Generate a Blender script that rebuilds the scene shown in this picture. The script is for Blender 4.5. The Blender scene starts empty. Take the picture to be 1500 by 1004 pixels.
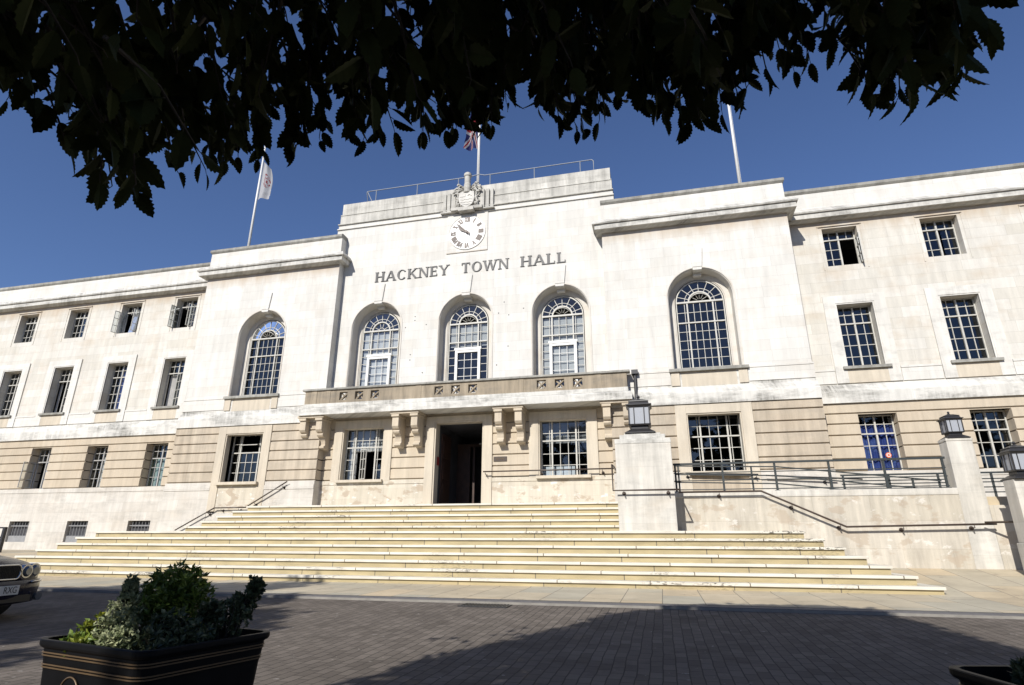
import bpy, math, random
from mathutils import Vector, Matrix
random.seed(7)
R = math.radians
S = bpy.context.scene
COL = S.collection

# ------------------------------------------------------------------ camera
EYE = Vector((6.279, -18.391, -1.02))
yaw, pitch, roll = .242, .330, .004
fw = Vector((-math.sin(yaw)*math.cos(pitch), math.cos(yaw)*math.cos(pitch), math.sin(pitch)))
r0 = Vector((math.cos(yaw), math.sin(yaw), 0)); u0 = r0.cross(fw)
rt = r0*math.cos(roll)+u0*math.sin(roll); up = -r0*math.sin(roll)+u0*math.cos(roll)
cd = bpy.data.cameras.new('camera'); cam = bpy.data.objects.new('camera', cd); COL.objects.link(cam)
cd.sensor_width = 36; cd.sensor_fit = 'HORIZONTAL'; cd.lens = 36*854.2/1500; cd.clip_start = .05; cd.clip_end = 3000
M = Matrix((rt, up, -fw)).transposed().to_4x4(); M.translation = EYE
cam.matrix_world = M
S.camera = cam

# ------------------------------------------------------------------ sky, sun, exposure
SUN = Vector((-.27, -1, .70)).normalized()          # towards the sun
w = bpy.data.worlds.new('World'); S.world = w; w.use_nodes = True
nt = w.node_tree; bg = nt.nodes['Background']
sk = nt.nodes.new('ShaderNodeTexSky'); sk.sky_type = 'NISHITA'; sk.sun_disc = False
sk.sun_elevation = math.asin(SUN.z); sk.sun_rotation = math.atan2(SUN.x, SUN.y)
sk.altitude = 0; sk.air_density = 1.0; sk.dust_density = .35; sk.ozone_density = 6.0
mx_ = nt.nodes.new('ShaderNodeMix'); mx_.data_type = 'RGBA'; mx_.blend_type = 'MULTIPLY'; mx_.inputs[0].default_value = 1; mx_.inputs[7].default_value = (1.03, .98, 1.10, 1)
nt.links.new(sk.outputs[0], mx_.inputs[6]); nt.links.new(mx_.outputs[2], bg.inputs[0]); bg.inputs[1].default_value = .088
sl = bpy.data.lights.new('sun', 'SUN'); sun = bpy.data.objects.new('sun', sl); COL.objects.link(sun)
sl.energy = 5.0; sl.angle = R(.5); sl.color = (1, .965, .905)
sun.rotation_euler = SUN.to_track_quat('Z', 'Y').to_euler()
S.view_settings.view_transform = 'Standard'; S.view_settings.look = 'None'
S.view_settings.exposure = .26; S.view_settings.gamma = 1
S.render.engine = 'CYCLES'

# ------------------------------------------------------------------ materials
class NB:
    def __init__(s, name):
        m = bpy.data.materials.new(name); m.use_nodes = True; s.m = m; s.t = m.node_tree; s.p = s.t.nodes['Principled BSDF']
        s.out = s.t.nodes['Material Output']
    def n(s, typ, **k):
        q = s.t.nodes.new(typ)
        for a, b in k.items(): setattr(q, a, b)
        return q
    def set(s, sock, v):
        if isinstance(v, bpy.types.NodeSocket): s.t.links.new(v, sock)
        elif v is not None: sock.default_value = v
    def math(s, op, a, b=None, c=None, clamp=False):
        q = s.n('ShaderNodeMath', operation=op, use_clamp=clamp)
        for i, v in enumerate((a, b, c)):
            if v is not None: s.set(q.inputs[i], v)
        return q.outputs[0]
    def mix(s, f, a, b, mode='MIX'):
        q = s.n('ShaderNodeMix', data_type='RGBA', blend_type=mode)
        s.set(q.inputs[0], f); s.set(q.inputs[6], a if not isinstance(a, tuple) else a+(1,) if len(a) == 3 else a)
        s.set(q.inputs[7], b if not isinstance(b, tuple) else b+(1,) if len(b) == 3 else b); return q.outputs[2]
    def pos(s):
        return s.n('ShaderNodeNewGeometry').outputs['Position']
    def vec(s, x, y, z):
        q = s.n('ShaderNodeCombineXYZ'); s.set(q.inputs[0], x); s.set(q.inputs[1], y); s.set(q.inputs[2], z); return q.outputs[0]
    def sep(s, v):
        q = s.n('ShaderNodeSeparateXYZ'); s.set(q.inputs[0], v); return q.outputs
    def scale(s, v, xyz):
        q = s.n('ShaderNodeVectorMath', operation='MULTIPLY'); s.set(q.inputs[0], v); q.inputs[1].default_value = xyz; return q.outputs[0]
    def noise(s, v, sc, det=4, rough=.55):
        q = s.n('ShaderNodeTexNoise'); s.set(q.inputs['Vector'], v); q.inputs['Scale'].default_value = sc
        q.inputs['Detail'].default_value = det; q.inputs['Roughness'].default_value = rough; return q.outputs[0]
    def rng(s, v, a, b, c=0, d=1):
        q = s.n('ShaderNodeMapRange'); q.clamp = True; s.set(q.inputs[0], v)
        for i, x in enumerate((a, b, c, d)): q.inputs[i+1].default_value = x
        return q.outputs[0]
    def bump(s, h, st=.3, dist=.01):
        q = s.n('ShaderNodeBump'); s.set(q.inputs['Height'], h); q.inputs['Strength'].default_value = st; q.inputs['Distance'].default_value = dist
        s.t.links.new(q.outputs[0], s.p.inputs['Normal'])

def plain(name, c, rough=.6, metal=0, spec=None, var=.0, vscale=8):
    b = NB(name); b.p.inputs['Roughness'].default_value = rough; b.p.inputs['Metallic'].default_value = metal
    if spec is not None: b.p.inputs['Specular IOR Level'].default_value = spec
    if var:
        f = b.noise(b.pos(), vscale, 5)
        col = b.mix(b.rng(f, .3, .7), tuple(x*(1-var) for x in c), tuple(min(1, x*(1+var)) for x in c))
        b.set(b.p.inputs['Base Color'], col)
    else: b.p.inputs['Base Color'].default_value = (*c, 1)
    return b.m

def stone(name, c1, c2, mortar=.80, bw=.95, rh=.345, soot=0., soot_sc=.9, streak=.12, offs=0., tan=0., ms=.004, patch=0., under=0.):
    b = NB(name); P = b.sep(b.pos()); h = b.math('ADD', P[0], P[1]); v = b.vec(b.math('ADD', h, offs), P[2], 0.)
    br = b.n('ShaderNodeTexBrick'); br.offset = .47; br.squash = .8; br.squash_frequency = 3
    b.set(br.inputs['Vector'], v); br.inputs['Scale'].default_value = 1; br.inputs['Mortar Size'].default_value = ms
    br.inputs['Mortar Smooth'].default_value = .3; br.inputs['Brick Width'].default_value = bw; br.inputs['Row Height'].default_value = rh
    br.inputs['Color1'].default_value = (*c1, 1); br.inputs['Color2'].default_value = (*c2, 1)
    br.inputs['Mortar'].default_value = (*[x*mortar for x in c2], 1)
    p3 = b.pos()
    big = b.rng(b.noise(p3, .9, 5, .6), .3, .7, .94, 1.04)
    st = b.rng(b.noise(b.scale(v, (5., .55, 1)), 1.0, 6, .62), .35, .72, 1+streak*.3, 1-streak)
    gr = b.rng(b.noise(p3, 60, 3), .3, .7, .96, 1.03)
    k = b.math('MULTIPLY', b.math('MULTIPLY', big, st), gr)
    g = b.n('ShaderNodeCombineColor'); [b.set(g.inputs[i], k) for i in range(3)]
    col = b.mix(1., br.outputs[0], g.outputs[0], 'MULTIPLY')
    if tan:
        f = b.math('MULTIPLY', b.rng(b.noise(b.scale(v, (.8, 1.3, 1)), 1.1, 5, .6), .5, .72), tan)
        col = b.mix(f, col, (.43, .34, .24))
    if patch:      # old repairs and weathering with edges of their own
        f = b.math('MULTIPLY', b.rng(b.noise(b.scale(v, (1., 1.6, 1)), 1.7, 4, .6), .55, .60), patch)
        col = b.mix(f, col, (.36, .29, .215))
        f = b.math('MULTIPLY', b.rng(b.noise(b.scale(v, (1.2, 1.9, 1)), 2.3, 4, .7), .60, .66), patch)
        col = b.mix(f, col, (.66, .63, .58))
    if under:      # brown staining washed down from the cornice
        zz = b.math('ADD', P[2], b.math('MULTIPLY', b.noise(b.scale(v, (2.2, .5, 1)), 1.2, 4, .6), .9))
        col = b.mix(b.math('MULTIPLY', b.rng(zz, 8.95, 9.45), b.math('MULTIPLY', b.rng(P[2], 9.2, 9.12), .75)), col, (.40, .315, .225))
    if soot:
        f1 = b.rng(b.noise(b.scale(v, (1., 3.2, 1)), soot_sc, 5, .7), .48, .66)
        f2 = b.rng(b.noise(b.scale(v, (11., 1.4, 1)), 1., 5, .7), .35, .65)
        f = b.math('MULTIPLY', b.math('MULTIPLY', f1, b.math('MULTIPLY_ADD', f2, .7, .3)), soot)
        col = b.mix(f, col, (.13, .125, .11))
    b.set(b.p.inputs['Base Color'], col); b.p.inputs['Roughness'].default_value = .85; b.p.inputs['Specular IOR Level'].default_value = .25
    hh = b.math('ADD', b.math('MULTIPLY', b.noise(p3, 35, 5, .65), .5), b.math('MULTIPLY', br.outputs['Fac'], -.6))
    b.bump(hh, .25, .006)
    return b.m

W1, W2 = (.625, .608, .565), (.575, .556, .508)
MT = {}
MT['ash'] = stone('portland_ashlar', W1, W2, streak=.12, tan=.22, ms=.0035, mortar=.78, under=1.)
MT['ashc'] = stone('portland_ashlar_centre', W1, W2, streak=.12, tan=.15, ms=.0035, mortar=.78, offs=.4)
MT['ash2'] = stone('portland_ashlar_wing', (.60, .575, .52), (.53, .50, .435), streak=.14, tan=.45, offs=.3, mortar=.78, under=1.)
MT['trim'] = stone('portland_trim', (.62, .60, .55), (.60, .575, .52), rh=9, bw=1.6, streak=.16, soot=.35)
MT['corn'] = stone('weathered_cornice', (.56, .545, .50), (.52, .50, .455), rh=9, bw=1.5, streak=.3, soot=.85)
MT['sooty'] = stone('sooty_coping', (.33, .32, .285), (.27, .26, .23), rh=9, bw=1.5, streak=.35, soot=.7, soot_sc=1.8)
MT['para'] = stone('parapet_stone', (.53, .51, .46), (.45, .435, .39), streak=.35, soot=.45, soot_sc=.7, bw=1.2)
MT['band'] = stone('weathered_band', (.60, .585, .54), (.58, .56, .51), rh=9, bw=1.3, streak=.22, soot=1.0, soot_sc=.6)
MT['rust'] = stone('rusticated_stone', (.50, .43, .33), (.455, .385, .29), rh=9, bw=1.55, streak=.16, tan=.3, mortar=.93)
MT['rustd'] = stone('rusticated_bay_stone', (.47, .405, .315), (.425, .36, .275), rh=9, bw=1.4, streak=.28, soot=.25, tan=.25, mortar=.93)
MT['tan'] = stone('tan_surround', (.53, .47, .375), (.49, .43, .34), rh=9, bw=9, streak=.18, tan=.2)
MT['splay'] = stone('splayed_reveal_stone', (.58, .55, .49), (.56, .52, .46), rh=9, bw=9, streak=.12, tan=.45)
MT['balc'] = stone('balcony_stone', (.33, .275, .20), (.27, .225, .165), rh=9, bw=1.5, streak=.4, soot=.5, soot_sc=1.2)
MT['plinth'] = stone('plinth_stone', (.56, .53, .475), (.50, .465, .41), rh=.36, bw=1.0, streak=.16, soot=.32, tan=.2)
MT['patch'] = stone('patched_stone', (.55, .50, .41), (.50, .45, .36), rh=.33, bw=1.3, streak=.2, patch=.75, mortar=.9)
MT['ramp'] = stone('ramp_wall_stone', (.52, .475, .40), (.47, .425, .345), rh=.56, bw=1.15, streak=.3, soot=.12, patch=.55, mortar=.85)
MT['pier'] = stone('pier_stone', (.56, .535, .48), (.53, .50, .44), rh=.62, bw=1.3, streak=.3, soot=.28, tan=.25, mortar=.88)

def step_mat(name, c1, c2, dirt):
    b = NB(name); P = b.sep(b.pos()); v = b.vec(P[0], P[2], P[1])
    br = b.n('ShaderNodeTexBrick'); br.offset = .5; b.set(br.inputs['Vector'], b.vec(b.math('ADD', P[0], b.math('MULTIPLY', b.n('ShaderNodeObjectInfo').outputs['Random'], 9.)), 2.5, 0.))
    br.inputs['Scale'].default_value = 1; br.inputs['Brick Width'].default_value = 1.75; br.inputs['Row Height'].default_value = 5; br.inputs['Mortar Size'].default_value = .010
    br.inputs['Color1'].default_value = (*c1, 1); br.inputs['Color2'].default_value = (*c2, 1); br.inputs['Mortar'].default_value = (.13, .11, .08, 1)
    k = b.rng(b.noise(b.scale(v, (1.2, 6, 1)), 1.5, 5), .3, .75, 1.06, .74)
    g = b.n('ShaderNodeCombineColor'); [b.set(g.inputs[i], k) for i in range(3)]
    col = b.mix(1., br.outputs[0], g.outputs[0], 'MULTIPLY')
    f1 = b.rng(b.noise(b.scale(v, (.7, 1.2, .5)), 1.0, 3), .52, .66); f2 = b.rng(b.noise(b.scale(v, (14, 40, 20)), 1., 4, .7), .52, .58)
    col = b.mix(b.math('MULTIPLY', b.math('MULTIPLY', f1, f2), dirt), col, (.05, .045, .035))
    b.set(b.p.inputs['Base Color'], col); b.p.inputs['Roughness'].default_value = .8
    b.bump(b.noise(b.pos(), 40, 4), .2, .004); return b.m
MT['riser'] = step_mat('step_riser_stone', (.42, .345, .195), (.375, .305, .17), .4)
MT['nosing'] = step_mat('step_nosing_stone', (.64, .60, .51), (.60, .56, .47), .95)

def pave_mat():
    b = NB('paving_flags'); P = b.sep(b.pos())
    br = b.n('ShaderNodeTexBrick'); br.offset = .37; br.offset_frequency = 2; b.set(br.inputs['Vector'], b.vec(b.math('ADD', P[1], 20.), P[0], 0.))
    br.inputs['Scale'].default_value = 1; br.inputs['Brick Width'].default_value = 1.45; br.inputs['Row Height'].default_value = .62; br.inputs['Mortar Size'].default_value = .007
    br.inputs['Color1'].default_value = (.47, .38, .25, 1); br.inputs['Color2'].default_value = (.38, .35, .27, 1); br.inputs['Mortar'].default_value = (.16, .14, .11, 1)
    k = b.rng(b.noise(b.pos(), 1.3, 6, .65), .3, .7, .8, 1.12)
    g = b.n('ShaderNodeCombineColor'); [b.set(g.inputs[i], k) for i in range(3)]
    col = b.mix(1., br.outputs[0], g.outputs[0], 'MULTIPLY')
    col = b.mix(b.math('MULTIPLY', b.rng(b.noise(b.pos(), 3.1, 6, .7), .60, .68), .5), col, (.16, .13, .10))
    b.set(b.p.inputs['Base Color'], col); b.p.inputs['Roughness'].default_value = .8
    b.bump(b.math('ADD', b.noise(b.pos(), 30, 4), b.math('MULTIPLY', br.outputs['Fac'], -1.)), .3, .006); return b.m
MT['pave'] = pave_mat()

def road_mat():
    b = NB('block_paving'); P = b.sep(b.pos())
    wob = b.math('MULTIPLY', b.math('SUBTRACT', b.noise(b.pos(), 2.2, 2), .5), .035)
    br = b.n('ShaderNodeTexBrick'); br.offset = .5; b.set(br.inputs['Vector'], b.vec(b.math('ADD', P[1], b.math('ADD', wob, 40.)), b.math('ADD', b.math('ADD', P[0], 40.), wob), 0.))
    br.inputs['Scale'].default_value = 1; br.inputs['Brick Width'].default_value = .21; br.inputs['Row Height'].default_value = .105; br.inputs['Mortar Size'].default_value = .006
    br.inputs['Mortar Smooth'].default_value = .4
    br.inputs['Color1'].default_value = (.165, .142, .121, 1); br.inputs['Color2'].default_value = (.118, .101, .086, 1); br.inputs['Mortar'].default_value = (.062, .055, .048, 1)
    k = b.rng(b.noise(b.pos(), 1.1, 6, .6), .3, .7, .82, 1.15)
    g = b.n('ShaderNodeCombineColor'); [b.set(g.inputs[i], k) for i in range(3)]
    col = b.mix(1., br.outputs[0], g.outputs[0], 'MULTIPLY')
    col = b.mix(b.math('MULTIPLY', b.rng(b.noise(b.pos(), 2.3, 6, .7), .52, .66), .45), col, (.07, .06, .05))
    sp = b.rng(b.noise(b.pos(), 14, 3, .5), .71, .73)
    col = b.mix(b.math('MULTIPLY', sp, .7), col, (.34, .32, .29))
    b.set(b.p.inputs['Base Color'], col); b.p.inputs['Roughness'].default_value = .9; b.p.inputs['Specular IOR Level'].default_value = .08
    b.bump(b.math('ADD', b.math('MULTIPLY', b.noise(b.pos(), 45, 4), .6), b.math('MULTIPLY', br.outputs['Fac'], -1.4)), .55, .008); return b.m
MT['road'] = road_mat()

def glass(name, tint=(.80, .84, .86), refl=1.0):
    b = NB(name); b.t.nodes.remove(b.p)
    tr = b.n('ShaderNodeBsdfTransparent'); tr.inputs[0].default_value = (*tint, 1)
    gl = b.n('ShaderNodeBsdfGlossy'); gl.inputs['Roughness'].default_value = .02; gl.inputs['Color'].default_value = (.9, .95, 1, 1)
    fr = b.n('ShaderNodeFresnel'); fr.inputs[0].default_value = 1.5
    bp = b.n('ShaderNodeBump'); b.set(bp.inputs['Height'], b.noise(b.pos(), 1.3, 1)); bp.inputs['Strength'].default_value = .15; bp.inputs['Distance'].default_value = .02
    b.t.links.new(bp.outputs[0], gl.inputs['Normal'])
    mx = b.n('ShaderNodeMixShader'); b.set(mx.inputs[0], b.math('MULTIPLY', fr.outputs[0], 1.7*refl, clamp=True))
    b.t.links.new(tr.outputs[0], mx.inputs[1]); b.t.links.new(gl.outputs[0], mx.inputs[2]); b.t.links.new(mx.outputs[0], b.out.inputs[0])
    return b.m
MT['glass'] = glass('window_glass')
MT['frame'] = plain('cream_steel_frame', (.44, .425, .38), .5, var=.12)
MT['greyframe'] = plain('grey_steel_frame', (.34, .33, .31), .5, var=.15)
MT['white'] = plain('white_paint', (.62, .61, .58), .45, var=.04)
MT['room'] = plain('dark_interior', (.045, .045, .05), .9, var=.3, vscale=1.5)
MT['blind'] = plain('grey_blind', (.50, .485, .46), .85, var=.10, vscale=3)
MT['greyblind2'] = plain('dim_grey_blind', (.20, .20, .20), .85, var=.1)
MT['pblind'] = plain('pale_blind', (.62, .64, .66), .85, var=.08)
MT['blue'] = plain('blue_curtain', (.03, .055, .22), .8, var=.25, vscale=6)
MT['lilac'] = plain('pale_blue_curtain', (.50, .58, .75), .8, var=.15)
MT['green_c'] = plain('faded_green_curtain', (.32, .40, .37), .8, var=.15)
MT['iron'] = plain('grey_green_iron', (.030, .036, .036), .45, var=.2, vscale=20)
MT['black'] = plain('black_iron', (.022, .021, .022), .42, var=.2, vscale=20)
MT['brown'] = plain('bronze_rail', (.055, .038, .028), .4, var=.2)
MT['lead'] = plain('lead_letters', (.05, .049, .048), .55, var=.25, vscale=14)
MT['gilt'] = plain('worn_brown_gilt', (.06, .032, .02), .5, var=.3, vscale=20)
MT['opal'] = plain('opal_lamp_glass', (.32, .335, .36), .3)
MT['galv'] = plain('galvanised_rail', (.20, .22, .25), .6, .0)
MT['wood'] = plain('dark_door_wood', (.045, .022, .014), .5, var=.35, vscale=5)
MT['red'] = plain('red_notice', (.25, .02, .02), .5)
MT['bronze'] = plain('bronze_plate', (.06, .045, .035), .4, .2)
MT['gold'] = plain('gold_line', (.13, .085, .045), .4, .3, var=.2)
MT['planter'] = plain('black_planter', (.005, .005, .0055), .5, spec=.1, var=.3, vscale=10)
MT['soil'] = plain('potting_soil', (.02, .015, .01), .95, var=.4, vscale=25)
MT['granite'] = plain('granite_kerb', (.11, .105, .105), .8, var=.2, vscale=12)
MT['kerbface'] = plain('sunlit_kerb', (.22, .205, .18), .8, var=.2, vscale=4)  # kerb front coloured paler than its granite top, sunlight put into the colour
MT['ground'] = plain('far_ground', (.10, .095, .085), .9, var=.2, vscale=.4)
MT['bark'] = plain('bark', (.035, .028, .022), .9, var=.4, vscale=12)
MT['board'] = plain('grey_board', (.22, .22, .22), .7, var=.15)

def leaf_mat(name, c1, c2, rough=.5, trans=0., sc=3., spec=.3):
    b = NB(name); f = b.rng(b.noise(b.pos(), sc, 3), .35, .65)
    col = b.mix(f, c1, c2); b.set(b.p.inputs['Base Color'], col); b.p.inputs['Roughness'].default_value = rough
    b.p.inputs['Specular IOR Level'].default_value = spec
    if trans:
        t = b.n('ShaderNodeBsdfTranslucent'); b.set(t.inputs[0], col); m = b.n('ShaderNodeMixShader'); m.inputs[0].default_value = trans
        b.t.links.new(b.p.outputs[0], m.inputs[1]); b.t.links.new(t.outputs[0], m.inputs[2]); b.t.links.new(m.outputs[0], b.out.inputs[0])
    return b.m
MT['leaf'] = leaf_mat('tree_leaf', (.020, .027, .009), (.042, .050, .016), .8, .0, spec=.08)
MT['l_bright'] = leaf_mat('bright_shrub_leaf', (.045, .08, .015), (.17, .23, .045), .35, .2, 26)
MT['l_silver'] = leaf_mat('silver_shrub_leaf', (.075, .105, .04), (.40, .41, .24), .5, .1, 40)
MT['l_yellow'] = leaf_mat('yellow_shrub_leaf', (.25, .26, .03), (.12, .18, .03), .45, .2, 20)
MT['l_dark'] = leaf_mat('dark_shrub_leaf', (.035, .05, .024), (.095, .115, .06), .4, .1, 30)

# ------------------------------------------------------------------ geometry helpers
class MB:
    def __init__(s): s.v = []; s.f = []
    def quad(s, a, b, c, d): n = len(s.v); s.v += [a, b, c, d]; s.f.append((n, n+1, n+2, n+3))
    def poly(s, pts): n = len(s.v); s.v += list(pts); s.f.append(tuple(range(n, n+len(pts))))
    def box(s, x0, x1, y0, y1, z0, z1):
        s.frus((x0, x1, y0, y1), z0, (x0, x1, y0, y1), z1); return s
    def frus(s, a, z0, b, z1):
        n = len(s.v)
        for (x0, x1, y0, y1), z in ((a, z0), (b, z1)): s.v += [(x0, y0, z), (x1, y0, z), (x1, y1, z), (x0, y1, z)]
        s.f += [(n+3, n+2, n+1, n), (n+4, n+5, n+6, n+7)] + [(n+i, n+(i+1) % 4, n+4+(i+1) % 4, n+4+i) for i in range(4)]
        return s
    def obox(s, c, ax, ay, az):
        n = len(s.v); c = Vector(c); ax, ay, az = Vector(ax), Vector(ay), Vector(az)
        for z in (-1, 1):
            for x, y in ((-1, -1), (1, -1), (1, 1), (-1, 1)): s.v.append(tuple(c+ax*x+ay*y+az*z))
        s.f += [(n+3, n+2, n+1, n), (n+4, n+5, n+6, n+7)] + [(n+i, n+(i+1) % 4, n+4+(i+1) % 4, n+4+i) for i in range(4)]
        return s
    def prism(s, pts, axis, a, b):
        """pts 2D closed outline; axis 'x' -> pts are (y,z); 'y' -> (x,z); 'z' -> (x,y)"""
        def P(p, t): return (t, p[0], p[1]) if axis == 'x' else (p[0], t, p[1]) if axis == 'y' else (p[0], p[1], t)
        n = len(s.v); k = len(pts); s.v += [P(p, a) for p in pts]+[P(p, b) for p in pts]
        s.f += [tuple(range(n+k-1, n-1, -1)), tuple(range(n+k, n+2*k))] + [(n+i, n+(i+1) % k, n+k+(i+1) % k, n+k+i) for i in range(k)]
        return s
    def tube(s, pts, r, seg=8, r2=None, cap=True):
        pts = [Vector(p) for p in pts]; n = len(s.v); m = len(pts)
        ref = Vector((0, 0, 1)) if abs((pts[-1]-pts[0]).normalized().z) < .9 else Vector((0, 1, 0))
        for i, p in enumerate(pts):
            d = ((pts[min(i+1, m-1)]-p).normalized()+(p-pts[max(i-1, 0)]).normalized())
            d = d.normalized() if d.length > 1e-6 else (pts[-1]-pts[0]).normalized()
            a = d.cross(ref).normalized(); b = d.cross(a); rr = r if r2 is None else r+(r2-r)*i/(m-1)
            for j in range(seg): t = 2*math.pi*(j+.5)/seg; s.v.append(tuple(p+(a*math.cos(t)+b*math.sin(t))*rr))
        for i in range(m-1):
            for j in range(seg): a = n+i*seg+j; b = n+i*seg+(j+1) % seg; s.f.append((a, b, b+seg, a+seg))
        if cap: s.f += [tuple(range(n+seg-1, n-1, -1)), tuple(range(n+(m-1)*seg, n+m*seg))]
        return s
    def lathe(s, prof, c, seg=16):
        n = len(s.v); c = Vector(c)
        for r_, z in prof:
            for j in range(seg): t = 2*math.pi*j/seg; s.v.append((c.x+r_*math.cos(t), c.y+r_*math.sin(t), c.z+z))
        for i in range(len(prof)-1):
            for j in range(seg): a = n+i*seg+j; b = n+i*seg+(j+1) % seg; s.f.append((a, b, b+seg, a+seg))
        s.f += [tuple(range(n+seg-1, n-1, -1)), tuple(range(n+(len(prof)-1)*seg, n+len(prof)*seg))]
        return s
    def build(s, name, mat, parent=None, smooth=False, bevel=0, loc=None):
        me = bpy.data.meshes.new(name); me.from_pydata([tuple(v) for v in s.v], [], s.f); me.update()
        me.materials.append(MT[mat] if isinstance(mat, str) else mat)
        if smooth: me.shade_smooth()
        o = bpy.data.objects.new(name, me); COL.objects.link(o)
        if loc is not None:
            l = Vector(loc); me.transform(Matrix.Translation(-l)); o.location = l
        if parent is not None:
            o.parent = parent
            off = Vector((0, 0, 0)); q = parent
            while q is not None: off += q.location if q.rotation_euler.z == 0 else Vector((0, 0, 0)); q = q.parent
            if loc is None: me.transform(Matrix.Translation(-off))
            else: o.location -= off
        if bevel:
            md = o.modifiers.new('bevel', 'BEVEL'); md.width = bevel; md.segments = 2; md.limit_method = 'ANGLE'; md.angle_limit = R(40)
        return o

def tag(o, label=None, cat=None, group=None, kind=None):
    if label: o['label'] = label
    if cat: o['category'] = cat
    if group: o['group'] = group
    if kind: o['kind'] = kind
    return o
def empty(name, loc=(0, 0, 0), rz=0):
    o = bpy.data.objects.new(name, None); o.location = loc; o.rotation_euler = (0, 0, rz); COL.objects.link(o); return o
def copy_tree(o, parent=None):
    c = o.copy(); COL.objects.link(c)
    if parent is not None: c.parent = parent
    for ch in list(o.children): copy_tree(ch, c)
    return c
def text_mesh(body, size, mat, name, parent, mw, depth=.004, align='CENTER'):
    cu = bpy.data.curves.new('t', 'FONT'); cu.body = body; cu.size = size; cu.extrude = depth; cu.align_x = align; cu.align_y = 'CENTER'
    t = bpy.data.objects.new('t', cu); COL.objects.link(t); dg = bpy.context.evaluated_depsgraph_get()
    me = bpy.data.meshes.new_from_object(t.evaluated_get(dg)); bpy.data.objects.remove(t)
    me.transform(mw); me.materials.clear(); me.materials.append(MT[mat]); o = bpy.data.objects.new(name, me); COL.objects.link(o); o.parent = parent
    return o

# ================================================================== SETTING
GZ = [(-60, -2.02), (-13, -2.02), (-9.02, -1.915)]
road = MB(); xs = [-60, 60]
for (ya, za), (yb, zb) in zip(GZ, GZ[1:]): road.quad((-60, ya, za), (60, ya, za), (60, yb, zb), (-60, yb, zb))
tag(road.build('road', 'road'), kind='structure')
k = MB(); k.box(-60, 60, -9.02, -9.0, -2.0, -1.882)
tag(k.build('kerb_face', 'kerbface'), kind='structure')
k = MB(); k.box(-60, 60, -9.0, -8.72, -2.0, -1.873)
tag(k.build('kerb', 'granite'), kind='structure')
pz = [(-8.72, -1.870), (-6.5, -1.845), (-3.8, -1.50), (1.2, -1.34)]
pv = MB()
for (ya, za), (yb, zb) in zip(pz, pz[1:]): pv.quad((-60, ya, za), (60, ya, za), (60, yb, zb), (-60, yb, zb))
tag(pv.build('pavement', 'pave'), kind='structure')
g = MB(); g.quad((-1500, -1500, -2.3), (1500, -1500, -2.3), (1500, 1500, -2.3), (-1500, 1500, -2.3))
tag(g.build('ground', 'ground'), kind='structure')

# ================================================================== TOWN HALL
hall = empty('town_hall', (0, 0, 0))
tag(hall, 'white Portland stone town hall with arched windows, clock, and long balcony over the door', 'town hall')
CX = [-3.42, .02, 3.44]

def arc(cx, cz, r_, n=24, a0=180., a1=0.): return [(cx+r_*math.cos(R(a0+(a1-a0)*i/n)), cz+r_*math.sin(R(a0+(a1-a0)*i/n))) for i in range(n+1)]
def wall(name, mat, x0, x1, z0, z1, y, holes, dep=.3, parent=hall, reveal=True):
    """front skin at y with openings (x0,x1,z0,z1[,'arch']) and their reveals going back by dep"""
    m = MB(); H = []
    for h in holes:
        arch = len(h) > 4; a, b, c, d = h[:4]
        rr = (b-a)/2; H.append((a, b, c, d+rr if arch else d, d, arch))
    X = sorted({x0, x1, *[h[0] for h in H], *[h[1] for h in H]}); Z = sorted({z0, z1, *[h[2] for h in H], *[h[3] for h in H]})
    X = [x for x in X if x0 <= x <= x1]; Z = [z for z in Z if z0 <= z <= z1]
    for xa, xb in zip(X, X[1:]):
        run = None
        for za, zb in zip(Z, Z[1:]):
            xm, zm = (xa+xb)/2, (za+zb)/2
            hole = any(h[0] < xm < h[1] and h[2] < zm < h[3] for h in H)
            if hole:
                if run: m.quad((xa, y, run[0]), (xb, y, run[0]), (xb, y, run[1]), (xa, y, run[1])); run = None
            else: run = (run[0], zb) if run else (za, zb)
        if run: m.quad((xa, y, run[0]), (xb, y, run[0]), (xb, y, run[1]), (xa, y, run[1]))
    for a, b, c, dt, sp, arch in H:
        if arch:
            cx = (a+b)/2; rr = (b-a)/2; pts = arc(cx, sp, rr)
            for side in (0, 1):
                P = pts[:13] if side == 0 else pts[12:]
                cor = (a, dt) if side == 0 else (b, dt)
                for p, q in zip(P, P[1:]):
                    m.poly([(p[0], y, p[1]), (q[0], y, q[1]), (cor[0], y, cor[1])])
            if reveal:
                for p, q in zip(pts, pts[1:]): m.quad((p[0], y, p[1]), (p[0], y+dep, p[1]), (q[0], y+dep, q[1]), (q[0], y, q[1]))
            top = sp
        else:
            top = dt
            if reveal: m.quad((a, y, top), (b, y, top), (b, y+dep, top), (a, y+dep, top))
        if reveal:
            m.quad((a, y, c), (a, y+dep, c), (a, y+dep, top), (a, y, top)); m.quad((b, y+dep, c), (b, y, c), (b, y, top), (b, y+dep, top))
            if c > z0+.001: m.quad((a, y+dep, c), (b, y+dep, c), (b, y, c), (a, y, c))
    return m.build(name, mat, parent)

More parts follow.
